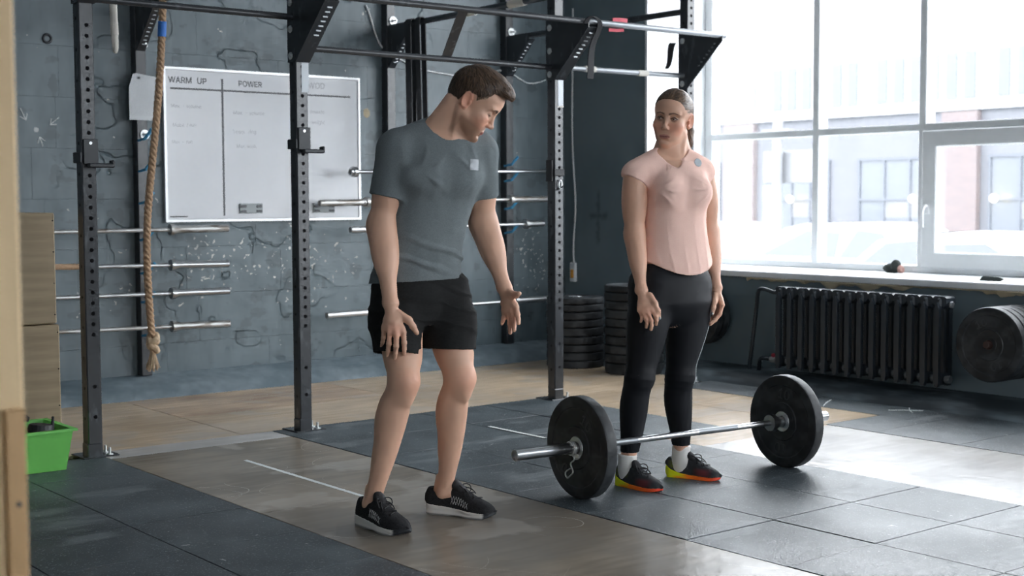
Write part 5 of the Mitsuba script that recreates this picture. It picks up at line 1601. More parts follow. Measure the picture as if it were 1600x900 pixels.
def put_shoe(parent, S, heel, deg, right, male):
    def w(m):
        m = m.copy()
        if right:
            m.vertices = m.vertices * (1, -1, 1); m.faces = m.faces[:, ::-1]
        M = np.eye(4); M[:3, :3] = heading(deg); M[:3, 3] = heel
        m.apply_transform(M)
        return m
    L = S['L']
    v = S['upper'].vertices
    if male:
        k = obj('shoe', w(S['upper']), 'm_shoe_black', parent, smooth=True, label='black running shoe with a white sole')
        t = S['sole'].vertices
        white = np.array(lin(205, 203, 198)); dark = np.array(lin(32, 36, 40))
        m = np.clip((t[:, 0] / L - 0.87) / 0.03, 0, 1)[:, None]
        u = np.clip((0.010 - t[:, 2]) / 0.004, 0, 1)[:, None] * 0.75
        col = white * (1 - m) + dark * m
        col = col * (1 - u) + np.array(lin(70, 72, 74)) * u
    else:
        n = meshkit.fbm(v * 60, 3, 1)[:, None]
        r = np.clip(1.5 - np.abs(v[:, 0] / L - 0.70) / 0.13, 0, 1) * np.clip(1.6 - np.abs(v[:, 2] - 0.034) / 0.014, 0, 1)
        y = np.clip(1.4 - np.abs(v[:, 0] / L - 0.20) / 0.13, 0, 1) * np.clip((v[:, 2] - 0.040) / 0.01, 0, 1) * np.clip((0.082 - v[:, 2]) / 0.008, 0, 1)
        col = np.array(lin(44, 47, 50)) * (0.75 + 0.5 * n)
        col = col * (1 - r[:, None] * 0.55) + np.array(lin(120, 32, 40)) * r[:, None] * 0.55
        col = col * (1 - y[:, None] * 0.5) + np.array(lin(120, 125, 30)) * y[:, None] * 0.5
        k = obj('shoe', w(S['upper']), 'm_shoe_upper_f', parent, smooth=True, color=col, label='dark training shoe with a yellow and orange sole')
        t = S['sole'].vertices
        a = np.clip((t[:, 0] / L - 0.26) / 0.16, 0, 1)[:, None]; b = np.clip((t[:, 0] / L - 0.50) / 0.5, 0, 1)[:, None]
        low = np.clip((0.013 - t[:, 2]) / 0.008, 0, 1)[:, None] * np.clip((t[:, 0] / L - 0.12) / 0.12, 0, 1)[:, None]
        a = np.maximum(a, low * 0.8)
        yel, org, red = np.array(lin(214, 218, 20)), np.array(lin(248, 128, 34)), np.array(lin(222, 66, 44))
        col = yel * (1 - a) + (org * (1 - b) + red * b) * a
    obj('sole', w(S['sole']), 'm_shoe_sole', k, smooth=True, color=col)
    obj('tongue', w(S['tongue']), 'm_lace', k, smooth=True)
    obj('laces', w(S['lace']), 'm_lace', k, smooth=True)
    if S['detail'] is not None:
        obj('side_stitching', w(S['detail']), 'm_shoe_line', k, smooth=True)
    return k


def one_body(pieces):
    """the overlapping pieces of a body as one continuous surface where they can be joined, else one mesh."""
    try:
        out = None
        for p in pieces:
            q = m3.Mesh(vert_properties=np.asarray(p.vertices, np.float32), tri_verts=np.asarray(p.faces, np.uint32))
            q.merge()
            q = m3.Manifold(q)
            if q.status() != m3.Error.NoError:
                raise ValueError(str(q.status()))
            out = q if out is None else out + q
        m = out.to_mesh()
        return trimesh.Trimesh(m.vert_properties[:, :3], m.tri_verts, process=False)
    except Exception as e:
        print('body pieces kept overlapping:', e)
        return cat(pieces)

# ------------------------------------------------------------------ the man
mat('m_tee', proc(lambda p, n, uv: mix((0.105, 0.124, 0.131), (0.185, 0.209, 0.216), 0.65 * noise(p.x * 420, p.y * 420, p.z * 420) + 0.35 * fbm(p.x * 30, p.y * 30, p.z * 12, 2))), 0.9, 0.15)
mat('m_shorts', proc(lambda p, n, uv: mix((0.0075, 0.008, 0.008), (0.013, 0.0135, 0.0135), noise(p.x * 200, p.y * 200, p.z * 200))), 0.8, 0.2)
mat('m_logo_grey', [0.34, 0.36, 0.38], 0.7)

man = thing('person', 'man in grey t-shirt and black shorts bending forward with one hand on his thigh', 'person')
MB = dict(pelvis=(3.1690, 4.5455, 0.9414), waist=(3.1693, 4.5211, 1.1158), chest=(3.1869, 4.4628, 1.3597), neck=(3.2168, 4.4189, 1.5876), shR=(3.0341, 4.4939, 1.4951), shL=(3.3725, 4.4143, 1.4890),
          elR=(2.9725, 4.5194, 1.2037), wrR=(2.9368, 4.4076, 0.9036), elL=(3.4194, 4.4435, 1.2087), wrL=(3.4196, 4.3062, 0.9473), hipR=(3.0721, 4.5454, 0.9302), hipL=(3.2567, 4.5122, 0.9235),
          knR=(3.0017, 4.4199, 0.5926), knL=(3.2436, 4.3797, 0.5913))
MB = {k: np.array(v) for k, v in MB.items()}
anR, anL = np.array([2.944, 4.565, 0.095]), np.array([3.296, 4.556, 0.095])
MH = Frame((3.2841, 4.3343, 1.6840), heading(-46) @ rot([0, 1, 0], math.radians(37)), 1.06)
chest_hd, pel_hd = -99, -88
CR, PR = heading(chest_hd), heading(pel_hd)


def man_neck(F):
    F.cone(MB['neck'] + CR @ np.array([-0.030, 0, -0.06]), MH(-0.030, 0, -0.020), 0.066, 0.060, 0.03)
    F.cone(MB['neck'] + CR @ np.array([0.01, 0.0, -0.07]), MH(0.005, 0, -0.070), 0.056, 0.048, 0.03)
    for q, s in ((-1, 'shR'), (1, 'shL')):
        F.cone(MH(-0.055, q * 0.03, -0.045), MB['neck'] + (MB[s] - MB['neck']) * 0.45 + np.array([0, 0, -0.015]) - CR[:, 0] * 0.02, 0.032, 0.046, 0.05)   # trapezius
        F.cone(MH(-0.02, q * 0.062, -0.035), MB['neck'] + CR @ np.array([0.055, q * 0.015, -0.085]), 0.014, 0.012, 0.012)    # neck muscle
        F.cone(MB['neck'] + CR @ np.array([0.062, q * 0.02, -0.088]), MB['neck'] + (MB[s] - MB['neck']) * 0.75 + CR[:, 0] * 0.035, 0.012, 0.011, 0.02)   # collar bone


def man_torso(F, g=0.0):
    loft(F, [(*(3.1690, 4.5455, 0.9414)[2:], *(3.1690, 4.5455, 0.9414)[:2], 0.165 + g, 0.115 + g), (*(3.1694, 4.5307, 1.0768)[2:], *(3.1694, 4.5307, 1.0768)[:2], 0.150 + g, 0.108 + g), (*(3.1788, 4.4973, 1.2318)[2:], *(3.1788, 4.4973, 1.2318)[:2], 0.160 + g, 0.108 + g),
             (*(3.1959, 4.4576, 1.3852)[2:], *(3.1959, 4.4576, 1.3852)[:2], 0.175 + g, 0.118 + g), (*(3.2109, 4.4421, 1.4996)[2:], *(3.2109, 4.4421, 1.4996)[:2], 0.165 + g, 0.105 + g), (*(3.2175, 4.4288, 1.5576)[2:], *(3.2175, 4.4288, 1.5576)[:2], 0.11 + g, 0.075 + g)], chest_hd, 0.04)
    for s in ('shR', 'shL'):
        F.cone(MB['neck'] + np.array([0, 0, -0.07]), MB[s], 0.060 + g, 0.058 + g, 0.05)


def limb(F, a, b, r0, r1, bulges=(), k=0.025):
    F.cone(a, b, r0, r1, k)
    for t, off, ra, rl in bulges:
        c = a + (b - a) * t + np.asarray(off)
        d = (b - a) / np.linalg.norm(b - a)
        F.ell(c, (ra, ra, rl), frame_to(d), k)


# head and neck
HF = Field(np.min([MH.o - 0.20, MB['neck'] - (0.26, 0.22, 0.16)], axis=0), np.max([MH.o + 0.21, MB['neck'] + (0.24, 0.2, 0.1)], axis=0), 0.0024)
man_torso(HF)
man_neck(HF)
head_field(HF, MH, True, 'down')
head_mesh = HF.mesh()

# arms
arms = []
fwd = CR[:, 0]
for s in 'RL':
    sh, el, wr = MB['sh' + s], MB['el' + s], MB['wr' + s]
    pts = np.array([sh, el, wr])
    F = Field(pts.min(0) - 0.17, pts.max(0) + 0.17, 0.0026) if s == 'R' else Field(pts.min(0) - (0.17, 0.17, 0.24), pts.max(0) + 0.17, 0.0026)
    if s == 'R':
        F = Field(pts.min(0) - (0.14, 0.16, 0.27), pts.max(0) + 0.13, 0.0026)
    ax_u, ax_f = (el - sh) / np.linalg.norm(el - sh), (wr - el) / np.linalg.norm(wr - el)
    limb(F, sh, el, 0.060, 0.047, [(0.45, fwd * 0.010, 0.054, 0.12), (0.5, -fwd * 0.012, 0.052, 0.13), (0.05, (0, 0, 0), 0.066, 0.075)], 0.03)
    F.ell(el - fwd * 0.003, (0.047, 0.047, 0.055), None, 0.03)
    side = np.cross(ax_f, fwd); side /= np.linalg.norm(side)
    limb(F, el, wr, 0.047, 0.028, [(0.24, side * 0.009, 0.042, 0.12), (0.26, -side * 0.009 + fwd * 0.005, 0.041, 0.12)], 0.035)
    F.ell(wr, (0.0285, 0.0285, 0.022), None, 0.02)
    if s == 'R':
        hand_field(F, (2.9353, 4.4012, 0.8891), [(2.9594, 4.3547, 0.7941), (2.9323, 4.3630, 0.7853), (2.9152, 4.3837, 0.7923), (2.9094, 4.4149, 0.8028)],
                   [(2.9746, 4.3739, 0.7070), (2.9459, 4.3958, 0.6922), (2.9259, 4.4191, 0.7017), (2.9191, 4.4465, 0.7349)],
                   [np.array([-.005, -.012, 0.0]) * 0.8] * 4, -1, 1.05, [(2.9555, 4.3830, 0.8643), (2.9825, 4.3528, 0.8399), (3.0006, 4.3490, 0.8143), (3.0168, 4.3468, 0.7885)])
    else:
        hand_field(F, (3.4182, 4.3003, 0.9399), [(3.4211, 4.2346, 0.8738), (3.4196, 4.2532, 0.8496), (3.4165, 4.2740, 0.8382), (3.4120, 4.2972, 0.8421)],
                   [(3.4075, 4.2019, 0.8126), (3.3987, 4.2195, 0.7838), (3.3957, 4.2402, 0.7723), (3.3745, 4.2667, 0.8076)],
                   [np.array([0.008, 0.008, 0.0])] * 4, 1, 1.08, [(3.4224, 4.2768, 0.9305), (3.4101, 4.2410, 0.9226), (3.4044, 4.2136, 0.9243), (3.3988, 4.1866, 0.9311)])
    arms.append(F.mesh())

# legs and trunk
P_ = np.array([MB['hipR'], MB['hipL'], MB['knR'], MB['knL'], anR, anL, MB['neck']])
F = Field(P_.min(0) - (0.24, 0.24, 0.06), P_.max(0) + (0.24, 0.24, 0.0), 0.0042)
man_torso(F)
loft(F, [(*(3.1620, 4.5377, 0.7783)[2:], *(3.1620, 4.5377, 0.7783)[:2], 0.03, 0.03), (*(3.1643, 4.5402, 0.8301)[2:], *(3.1643, 4.5402, 0.8301)[:2], 0.12, 0.10), (*(3.1670, 4.5433, 0.8948)[2:], *(3.1670, 4.5433, 0.8948)[:2], 0.172, 0.122), (*(3.1704, 4.5470, 0.9724)[2:], *(3.1704, 4.5470, 0.9724)[:2], 0.168, 0.118)], pel_hd, 0.04)
for hip, kn, an, deg in ((MB['hipR'], MB['knR'], anR, -92), (MB['hipL'], MB['knL'], anL, -66)):
    f = heading(deg)[:, 0]; l = heading(deg)[:, 1]
    limb(F, hip, kn, 0.092, 0.058, [(0.45, f * 0.012, 0.072, 0.17), (0.72, f * 0.008 + l * 0.014, 0.054, 0.08), (0.72, f * 0.008 - l * 0.014, 0.054, 0.08), (0.5, -f * 0.018, 0.066, 0.16)], 0.03)
    F.ell(kn + f * 0.012, (0.052, 0.050, 0.058), heading(deg), 0.03)
    F.ell(kn + f * 0.041 + np.array([0, 0, -0.003]), (0.015, 0.025, 0.028), heading(deg), 0.03)       # kneecap
    F.ell(kn + f * 0.026 + np.array([0, 0, -0.065]), (0.018, 0.022, 0.03), heading(deg), 0.035)
    limb(F, kn, an, 0.051, 0.033, [(0.28, -f * 0.020 + l * 0.012, 0.050, 0.115), (0.26, -f * 0.020 - l * 0.014, 0.052, 0.115), (0.5, f * 0.010, 0.034, 0.16), (0.45, -f * 0.012, 0.043, 0.15)], 0.03)
    F.ell(an + l * 0.026, (0.018, 0.014, 0.018), heading(deg), 0.015); F.ell(an - l * 0.026 - np.array([0, 0, 0.006]), (0.018, 0.014, 0.018), heading(deg), 0.015)
    F.cone(an + np.array([0, 0, 0.06]) - f * 0.028, an - f * 0.040 - np.array([0, 0, 0.02]), 0.012, 0.016, 0.02)
    F.chain([an, an + f * 0.07 - np.array([0, 0, 0.034]), an + f * 0.13 - np.array([0, 0, 0.055])], [0.034, 0.026, 0.016], 0.02)
legs = F.mesh()
cutz = MB['neck'][2] - 0.075
body = one_body([head_mesh, *arms, legs])
base = lin(203, 161, 137)
col = skin_color(np.asarray(body.vertices), MH, True, base, [
    (MB['knR'] + PR[:, 0] * 0.05, 0.070, (1.06, 0.84, 0.80), 0.5), (MB['knL'] + PR[:, 0] * 0.05, 0.070, (1.06, 0.84, 0.80), 0.5),
    ((2.9268, 4.3680, 0.7927), 0.05, (1.08, 0.82, 0.80), 0.55), ((3.4010, 4.2466, 0.8228), 0.06, (1.06, 0.86, 0.83), 0.6), ((3.4043, 4.2135, 0.9218), 0.03, (1.06, 0.85, 0.82), 0.6)])
obj('body', body, 'm_skin_m', man, smooth=True, color=col, label='bare arms, legs and face')
es, ec_ = zip(*eye_parts(MH, man, True, (-0.15, -0.45), 0.4))
for e, c in zip(es, ec_):
    obj('eye', e, 'm_eye', man, smooth=True, color=c)

# hair
HH = Field(MH.o - 0.19, MH.o + 0.20, 0.0026)
HE = lambda c, r, k=0.02, op='add': HH.ell(MH(*c), np.array(r) * MH.s, MH.R, k * MH.s, op)
HE((-0.002, 0, 0.062), (0.101, 0.0805, 0.086)); HE((-0.030, 0, 0.042), (0.083, 0.078, 0.080)); HE((0.045, 0, 0.105), (0.066, 0.058, 0.036)); HE((0.088, -0.004, 0.104), (0.030, 0.046, 0.018), 0.015)
HE((-0.045, 0, 0.0), (0.055, 0.066, 0.060), 0.02)
XF = np.array([-0.14, -0.085, -0.06, -0.045, -0.036, -0.030, 0.008, 0.016, 0.020, 0.040, 0.046, 0.058, 0.075, 0.10, 0.14])
XU = np.array([-0.050, -0.052, -0.048, -0.035, -0.005, 0.030, 0.044, 0.030, -0.004, -0.004, 0.035, 0.080, 0.088, 0.092, 0.094])
G = np.stack(np.meshgrid(*HH.ax, indexing='ij'), -1)
Lh = MH.local(G.reshape(-1, 3)).reshape(G.shape)
HH.d = np.maximum(HH.d, ((np.interp(Lh[..., 0], XF, XU) - Lh[..., 2]) * 0.6 * MH.s).astype(np.float32))
def tuft_(x, y, z):
    L = MH.local(np.stack([x, y, z], -1).reshape(-1, 3)).reshape(x.shape + (3,))
    return meshkit.fbm(np.stack([L[..., 0] * 18 + L[..., 2] * 14, L[..., 1] * 46, L[..., 2] * 26 - L[..., 0] * 10], -1), 3, 5)
tuft = coarse(HH, tuft_, 2)
HH.d += (0.009 * (tuft - 0.5)).astype(np.float32)


def man_dir(P):
    L = MH.local(P)
    crown = np.array([-0.075, 0.01, 0.115])
    away = L - crown
    away /= np.linalg.norm(away, axis=1, keepdims=True) + 1e-6
    top = np.clip((L[:, 2] - 0.06) / 0.06, 0, 1)[:, None]
    d = away * (1 - top) + (np.array([0.9, -0.30, 0.05]) * 0.6 + away * 0.4) * top + np.array([0, 0, -0.55]) * (1 - top)
    d = d + 0.35 * (np.stack([meshkit.noise(L * 60 + k, 7 + k) for k in (0, 11, 23)], 1) - 0.5)
    return d @ MH.R.T


hair_part(man, 'm_hair_m', HH, MH, man_dir, lin(38, 28, 22), lin(104, 80, 62), 5200, 6, 0.0055, 0.0016, 0.0035, 11)

# t-shirt
def sleeve(F, sh, el, far, r0, r1, k, tilt=None):
    a = (el - sh) / np.linalg.norm(el - sh)
    pn = a if tilt is None else (a + tilt) / np.linalg.norm(a + tilt)
    e = sh + (el - sh) * 0.75
    L2 = (e - sh) @ (e - sh)

    def fn(P):
        pa = P - sh.astype(np.float32)
        t = np.clip(pa @ (e - sh).astype(np.float32) / L2, 0, 1)
        q = pa - t[..., None] * (e - sh).astype(np.float32)
        d = np.sqrt((q * q).sum(-1)) - (r0 + (r1 - r0) * t)
        return np.maximum(d, (P - (sh + (el - sh) * far).astype(np.float32)) @ pn.astype(np.float32))
    F.apply(fn, np.minimum(sh, e) - r0 - 0.03, np.maximum(sh, e) + r0 + 0.03, k)


TS = Field(np.min([MB['shR'], MB['shL'], MB['hipR'], MB['elR']], axis=0) - (0.22, 0.25, 0.02), np.max([MB['shR'], MB['shL'], MB['hipL'], MB['elL']], axis=0) + (0.2, 0.2, 0.16), 0.0042)
loft(TS, [(*(3.1521, 4.5442, 0.9162)[2:], *(3.1521, 4.5442, 0.9162)[:2], 0.198, 0.156), (*(3.1546, 4.5469, 0.9731)[2:], *(3.1546, 4.5469, 0.9731)[:2], 0.193, 0.152), (*(3.1582, 4.5375, 1.0510)[2:], *(3.1582, 4.5375, 1.0510)[:2], 0.176, 0.138), (*(3.1698, 4.5121, 1.1675)[2:], *(3.1698, 4.5121, 1.1675)[:2], 0.170, 0.128), (*(3.1898, 4.4809, 1.2959)[2:], *(3.1898, 4.4809, 1.2959)[:2], 0.176, 0.126),
          (*(3.2005, 4.4550, 1.3979)[2:], *(3.2005, 4.4550, 1.3979)[:2], 0.186, 0.130), (*(3.2104, 4.4415, 1.4868)[2:], *(3.2104, 4.4415, 1.4868)[:2], 0.172, 0.115), (*(3.2172, 4.4286, 1.5525)[2:], *(3.2172, 4.4286, 1.5525)[:2], 0.115, 0.080)], chest_hd, 0.03)
for q, s in ((-1, 'shR'), (1, 'shL')):
    sh, el = MB[s], MB['el' + s[-1]]
    TS.cone(MB['neck'] + np.array([0, 0, -0.062]), sh + np.array([0, 0, 0.006]), 0.066, 0.068, 0.05)
    TS.cone((3.2270, 4.4632, 1.6000) if q < 0 else (3.3171, 4.4557, 1.6076), sh + (MB['neck'] - sh) * 0.12 + np.array([0, 0, 0.004]), 0.060, 0.060, 0.06)
    sleeve(TS, sh, el, 0.61, 0.075, 0.068, 0.03)
    TS.ell(MB['chest'] + CR @ np.array([0.082, q * 0.075, 0.03]), (0.052, 0.085, 0.062), CR, 0.05)
for q, s in ((-1, 'shR'), (1, 'shL')):
    TS.ell(MB['chest'] + CR @ np.array([-0.085, q * 0.085, 0.06]), (0.05, 0.07, 0.09), CR, 0.05)
# folds
X, Y, Z = np.meshgrid(*[a.astype(np.float32) for a in TS.ax], indexing='ij')
lat = (X - MB['chest'][0]) * CR[0, 1] + (Y - MB['chest'][1]) * CR[1, 1]
zz = Z - MB['pelvis'][2]
LAT = lambda x, y: (x - MB['chest'][0]) * CR[0, 1] + (y - MB['chest'][1]) * CR[1, 1]
w1 = coarse(TS, lambda x, y, z: meshkit.fbm(np.stack([LAT(x, y) * 5, (z - MB['pelvis'][2]) * 5, x * 0 + 1.5], -1), 3, 3))
ph = (zz * 62 + lat * 24 + 6.5 * w1)
hz = (Z - (3.0747, 4.4318, 0.9814)[2])
near = np.clip((hz - 0.012) / 0.05, 0, 1).astype(np.float32)
low = np.clip((0.26 - zz) / 0.16, 0, 1) * near
rid = (np.clip(np.sin(ph), 0, 1) ** 2.0).astype(np.float32)
TS.d -= 0.013 * rid * low * (0.35 + w1)
w2 = coarse(TS, lambda x, y, z: meshkit.fbm(np.stack([LAT(x, y) * 9, (z - MB['pelvis'][2]) * 2.2, x * 2], -1), 3, 9))
TS.d -= 0.024 * (w2 - 0.5) * np.clip(zz / 0.1, 0.2, 1) * (0.25 + 0.75 * near)
for q, s in ((-1, 'shR'), (1, 'shL')):     # creases from the armpits
    ap = MB[s] + (MB['chest'] - MB[s]) * 0.22 + np.array([0, 0, -0.055]) + CR[:, 0] * 0.06
    dx, dz = lat - ((ap - MB['chest']) @ CR[:, 1]), Z - ap[2]
    r = np.sqrt(dx ** 2 + dz ** 2)
    an = np.arctan2(dz, -q * dx)
    TS.d -= (0.0060 * np.clip(np.sin(an * 7 + 1.0 + 9 * w1), 0, 1) ** 2 * np.clip((0.19 - r) / 0.12, 0, 1) * np.clip(r / 0.07, 0, 1) ** 2 * np.clip(1.2 - np.abs(an) / 1.6, 0, 1)).astype(np.float32)
del X, Y, Z, w2
shell(TS, 0.0085)
cut_plane(TS, (3.0747, 4.4318, 0.9814), (0.02, -0.06, -1))
# neck opening
nk = MB['neck'] + CR @ np.array([0.035, 0, 0.02])
up = MH(-0.02, 0, -0.02) - MB['neck']; up /= np.linalg.norm(up)
TS.cone((3.2040, 4.4275, 1.5673), (3.2571, 4.3699, 1.6975), 0.066, 0.078, 0.004, 'cut')
TS.ell((3.1888, 4.3634, 1.5768), (0.050, 0.052, 0.042), CR, 0.006, 'cut')
tee = TS.mesh(1)
tk = obj('t_shirt', tee, 'm_tee', man, smooth=True, label='grey short-sleeved t-shirt')
obj('chest_patch', patch(TS, (3.2674, 4.3020, 1.4412), FWD @ np.diag([0, 0, 0]) + np.array([0.779, -0.626, 0.05]), (0.03, 0, 1), 0.032, 0.044, FWD, 0.0042, 8), 'm_logo_grey', tk, smooth=True, label='light grey square print')

# shorts
SF = Field(np.min([MB['hipR'], MB['knR'], MB['hipL']], axis=0) - (0.24, 0.24, 0.02), np.max([MB['hipR'], MB['hipL'], MB['knL']], axis=0) + (0.24, 0.24, 0.14), 0.0042)
loft(SF, [(*(3.1574, 4.5308, 0.8051)[2:], *(3.1574, 4.5308, 0.8051)[:2], 0.165, 0.125), (*(3.1613, 4.5351, 0.8955)[2:], *(3.1613, 4.5351, 0.8955)[:2], 0.196, 0.148), (*(3.1604, 4.5418, 0.9679)[2:], *(3.1604, 4.5418, 0.9679)[:2], 0.180, 0.136), (*(3.1634, 4.5451, 1.0377)[2:], *(3.1634, 4.5451, 1.0377)[:2], 0.160, 0.12)], pel_hd, 0.03)
SF.chain([MB['hipR'], (3.0276, 4.5084, 0.8270), (2.9948, 4.4443, 0.6666)], [0.112, 0.104, 0.094], 0.03)
SF.chain([MB['hipL'], (3.2542, 4.4658, 0.8038), (3.2306, 4.4220, 0.6660)], [0.114, 0.112, 0.108], 0.03)
SF.cone((3.0302, 4.3394, 0.8306), (3.0261, 4.3311, 0.6894), 0.006, 0.016, 0.02, 'cut')
X, Y, Z = np.meshgrid(*[a.astype(np.float32) for a in SF.ax], indexing='ij')
w1 = coarse(SF, lambda x, y, z: meshkit.fbm(np.stack([x * 6, y * 6, z * 4], -1), 3, 4))
SF.d -= 0.010 * (w1 - 0.5)
ph = Z * 75 + X * 22 + 7 * w1
SF.d -= 0.0045 * np.clip(np.sin(ph), 0, 1) ** 2 * np.clip((Z - 0.72) / 0.1, 0, 1)
del X, Y, Z, w1, ph
shell(SF, 0.008)
# hems
for a, b, pr, ax_ in ((MB['hipR'], MB['knR'], (2.9885, 4.4523, 0.7018), 1), (MB['hipL'], MB['knL'], (3.2202, 4.4335, 0.7046), -1)):
    d = (b - a) / np.linalg.norm(b - a)
    d = d * 0.5 + np.array([0, 0, -1.0]) * 0.5 + np.array([-0.779, 0.626, 0]) * 0.09 if ax_ == 1 else np.array([0, 0, -1.0]) + PR[:, 0] * 0.12 + np.array([-0.779, 0.626, 0]) * 0.10
    mid = (MB['hipR'] + MB['hipL'] + MB['knR'] + MB['knL']) / 4
    lr = np.array([0.779, -0.626, 0])
    sl, P = SF.sub(SF.lo, SF.lo + SF.h * SF.n)
    side = (P - np.array((3.0985, 4.4430, 0.7252))) @ lr
    v = ((P - np.array(pr)) @ (d / np.linalg.norm(d))).astype(np.float32)
    m = (side < 0) if ax_ == 1 else (side >= 0)
    SF.d[sl] = np.where(m, np.maximum(SF.d[sl], v), SF.d[sl])
obj('shorts', SF.mesh(1), 'm_shorts', man, smooth=True, label='black shorts')
for right, heel, deg in ((True, (2.940, 4.645, 0.0), -89.5), (False, (3.262, 4.628, 0.0), -63.5)):
    k = put_shoe(man, SHOE_M, heel, deg, right, True)
an, f, l = anR, heading(-89.5)[:, 0], heading(-89.5)[:, 1]
SK = Field(anR - 0.09, anR + 0.09, 0.0035)
SK.cone(anR + np.array([0, 0, -0.035]), anR + np.array([0, 0, -0.004]), 0.040, 0.0385, 0.0)
obj('sock', SK.mesh(1), 'm_sock', man, smooth=True, label='low pale sock')

# ------------------------------------------------------------------ the woman
mat('m_tee_pink', proc(lambda p, n, uv: mix((0.78, 0.515, 0.435), (0.86, 0.60, 0.515), 0.6 * noise(p.x * 500, p.y * 500, p.z * 500) + 0.4 * fbm(p.x * 40, p.y * 40, p.z * 20, 2))), 0.9, 0.15)
mat('m_leggings', [0.0070, 0.0080, 0.0105], 0.60, 0.25)
mat('m_stripe', [0.42, 0.44, 0.46], 0.5)
wom = thing('person', 'woman in pink top and black leggings standing behind the barbell, looking at the man', 'person')
B = dict(pelvis=(4.4628, 4.4029, 0.9037), chest=(4.4824, 4.3840, 1.3350), neck=(4.4979, 4.4245, 1.5102), shR=(4.2944, 4.4646, 1.4158), shL=(4.6528, 4.3829, 1.4236), elR=(4.2839, 4.4508, 1.1457), wrR=(4.2303, 4.3514, 0.8989),
         elL=(4.7307, 4.4135, 1.1501), wrL=(4.6932, 4.3324, 0.8913), hipR=(4.3612, 4.4077, 0.9078), hipL=(4.5651, 4.3846, 0.9003), knR=(4.2699, 4.4031, 0.5082), knL=(4.5335, 4.4085, 0.4916))
B = {k: np.array(v) for k, v in B.items()}
aR, aL = np.array([4.260, 4.470, 0.085]), np.array([4.590, 4.452, 0.085])
WH = Frame((4.5008, 4.4282, 1.6616), heading(-152) @ rot([0, 1, 0], math.radians(3)) @ rot([1, 0, 0], math.radians(-7)), 1.05)
WC, WP = heading(-107), heading(-100)


def wom_torso(F):
    loft(F, [(*(4.4731, 4.4013, 0.9853)[2:], *(4.4731, 4.4013, 0.9853)[:2], 0.150, 0.105), (*(4.4774, 4.3982, 1.1459)[2:], *(4.4774, 4.3982, 1.1459)[:2], 0.128, 0.092), (*(4.4816, 4.3952, 1.3060)[2:], *(4.4816, 4.3952, 1.3060)[:2], 0.138, 0.098),
             (*(4.4859, 4.4000, 1.4078)[2:], *(4.4859, 4.4000, 1.4078)[:2], 0.140, 0.090), (*(4.4915, 4.4140, 1.4749)[2:], *(4.4915, 4.4140, 1.4749)[:2], 0.10, 0.068)], -107, 0.04)
    for s in ('shR', 'shL'):
        F.cone(B['neck'] + np.array([0, 0, -0.045]), B[s] + np.array([0, 0, 0.0]), 0.046, 0.050, 0.04)


HW = Field(np.min([WH.o - 0.18, B['neck'] - (0.22, 0.2, 0.20)], axis=0), np.max([WH.o + 0.19, B['neck'] + (0.22, 0.2, 0.1)], axis=0), 0.0024)
wom_torso(HW)
HW.cone(B['neck'] + WC @ np.array([-0.018, 0, -0.07]), WH(-0.018, 0, -0.03), 0.056, 0.050, 0.03)
HW.cone(B['neck'] + WC @ np.array([0.0, 0, -0.06]), WH(0.008, 0, -0.065), 0.044, 0.038, 0.03)
for q, s in ((-1, 'shR'), (1, 'shL')):
    HW.cone(WH(-0.045, q * 0.022, -0.06), B['neck'] + (B[s] - B['neck']) * 0.5 + np.array([0, 0, -0.006]), 0.028, 0.034, 0.05)
    HW.cone(WH(-0.02, q * 0.055, -0.045), B['neck'] + WC @ np.array([0.050, q * 0.012, -0.072]), 0.011, 0.010, 0.012)
    HW.cone(B['neck'] + WC @ np.array([0.054, q * 0.018, -0.074]), B['neck'] + (B[s] - B['neck']) * 0.75 + WC[:, 0] * 0.030, 0.010, 0.009, 0.02)
    HW.ell(B['chest'] + WC @ np.array([0.068, q * 0.070, 0.005]), (0.050, 0.062, 0.062), WC, 0.05)
head_field(HW, WH, False, 'open')
pieces = [HW.mesh()]
fw = WC[:, 0]
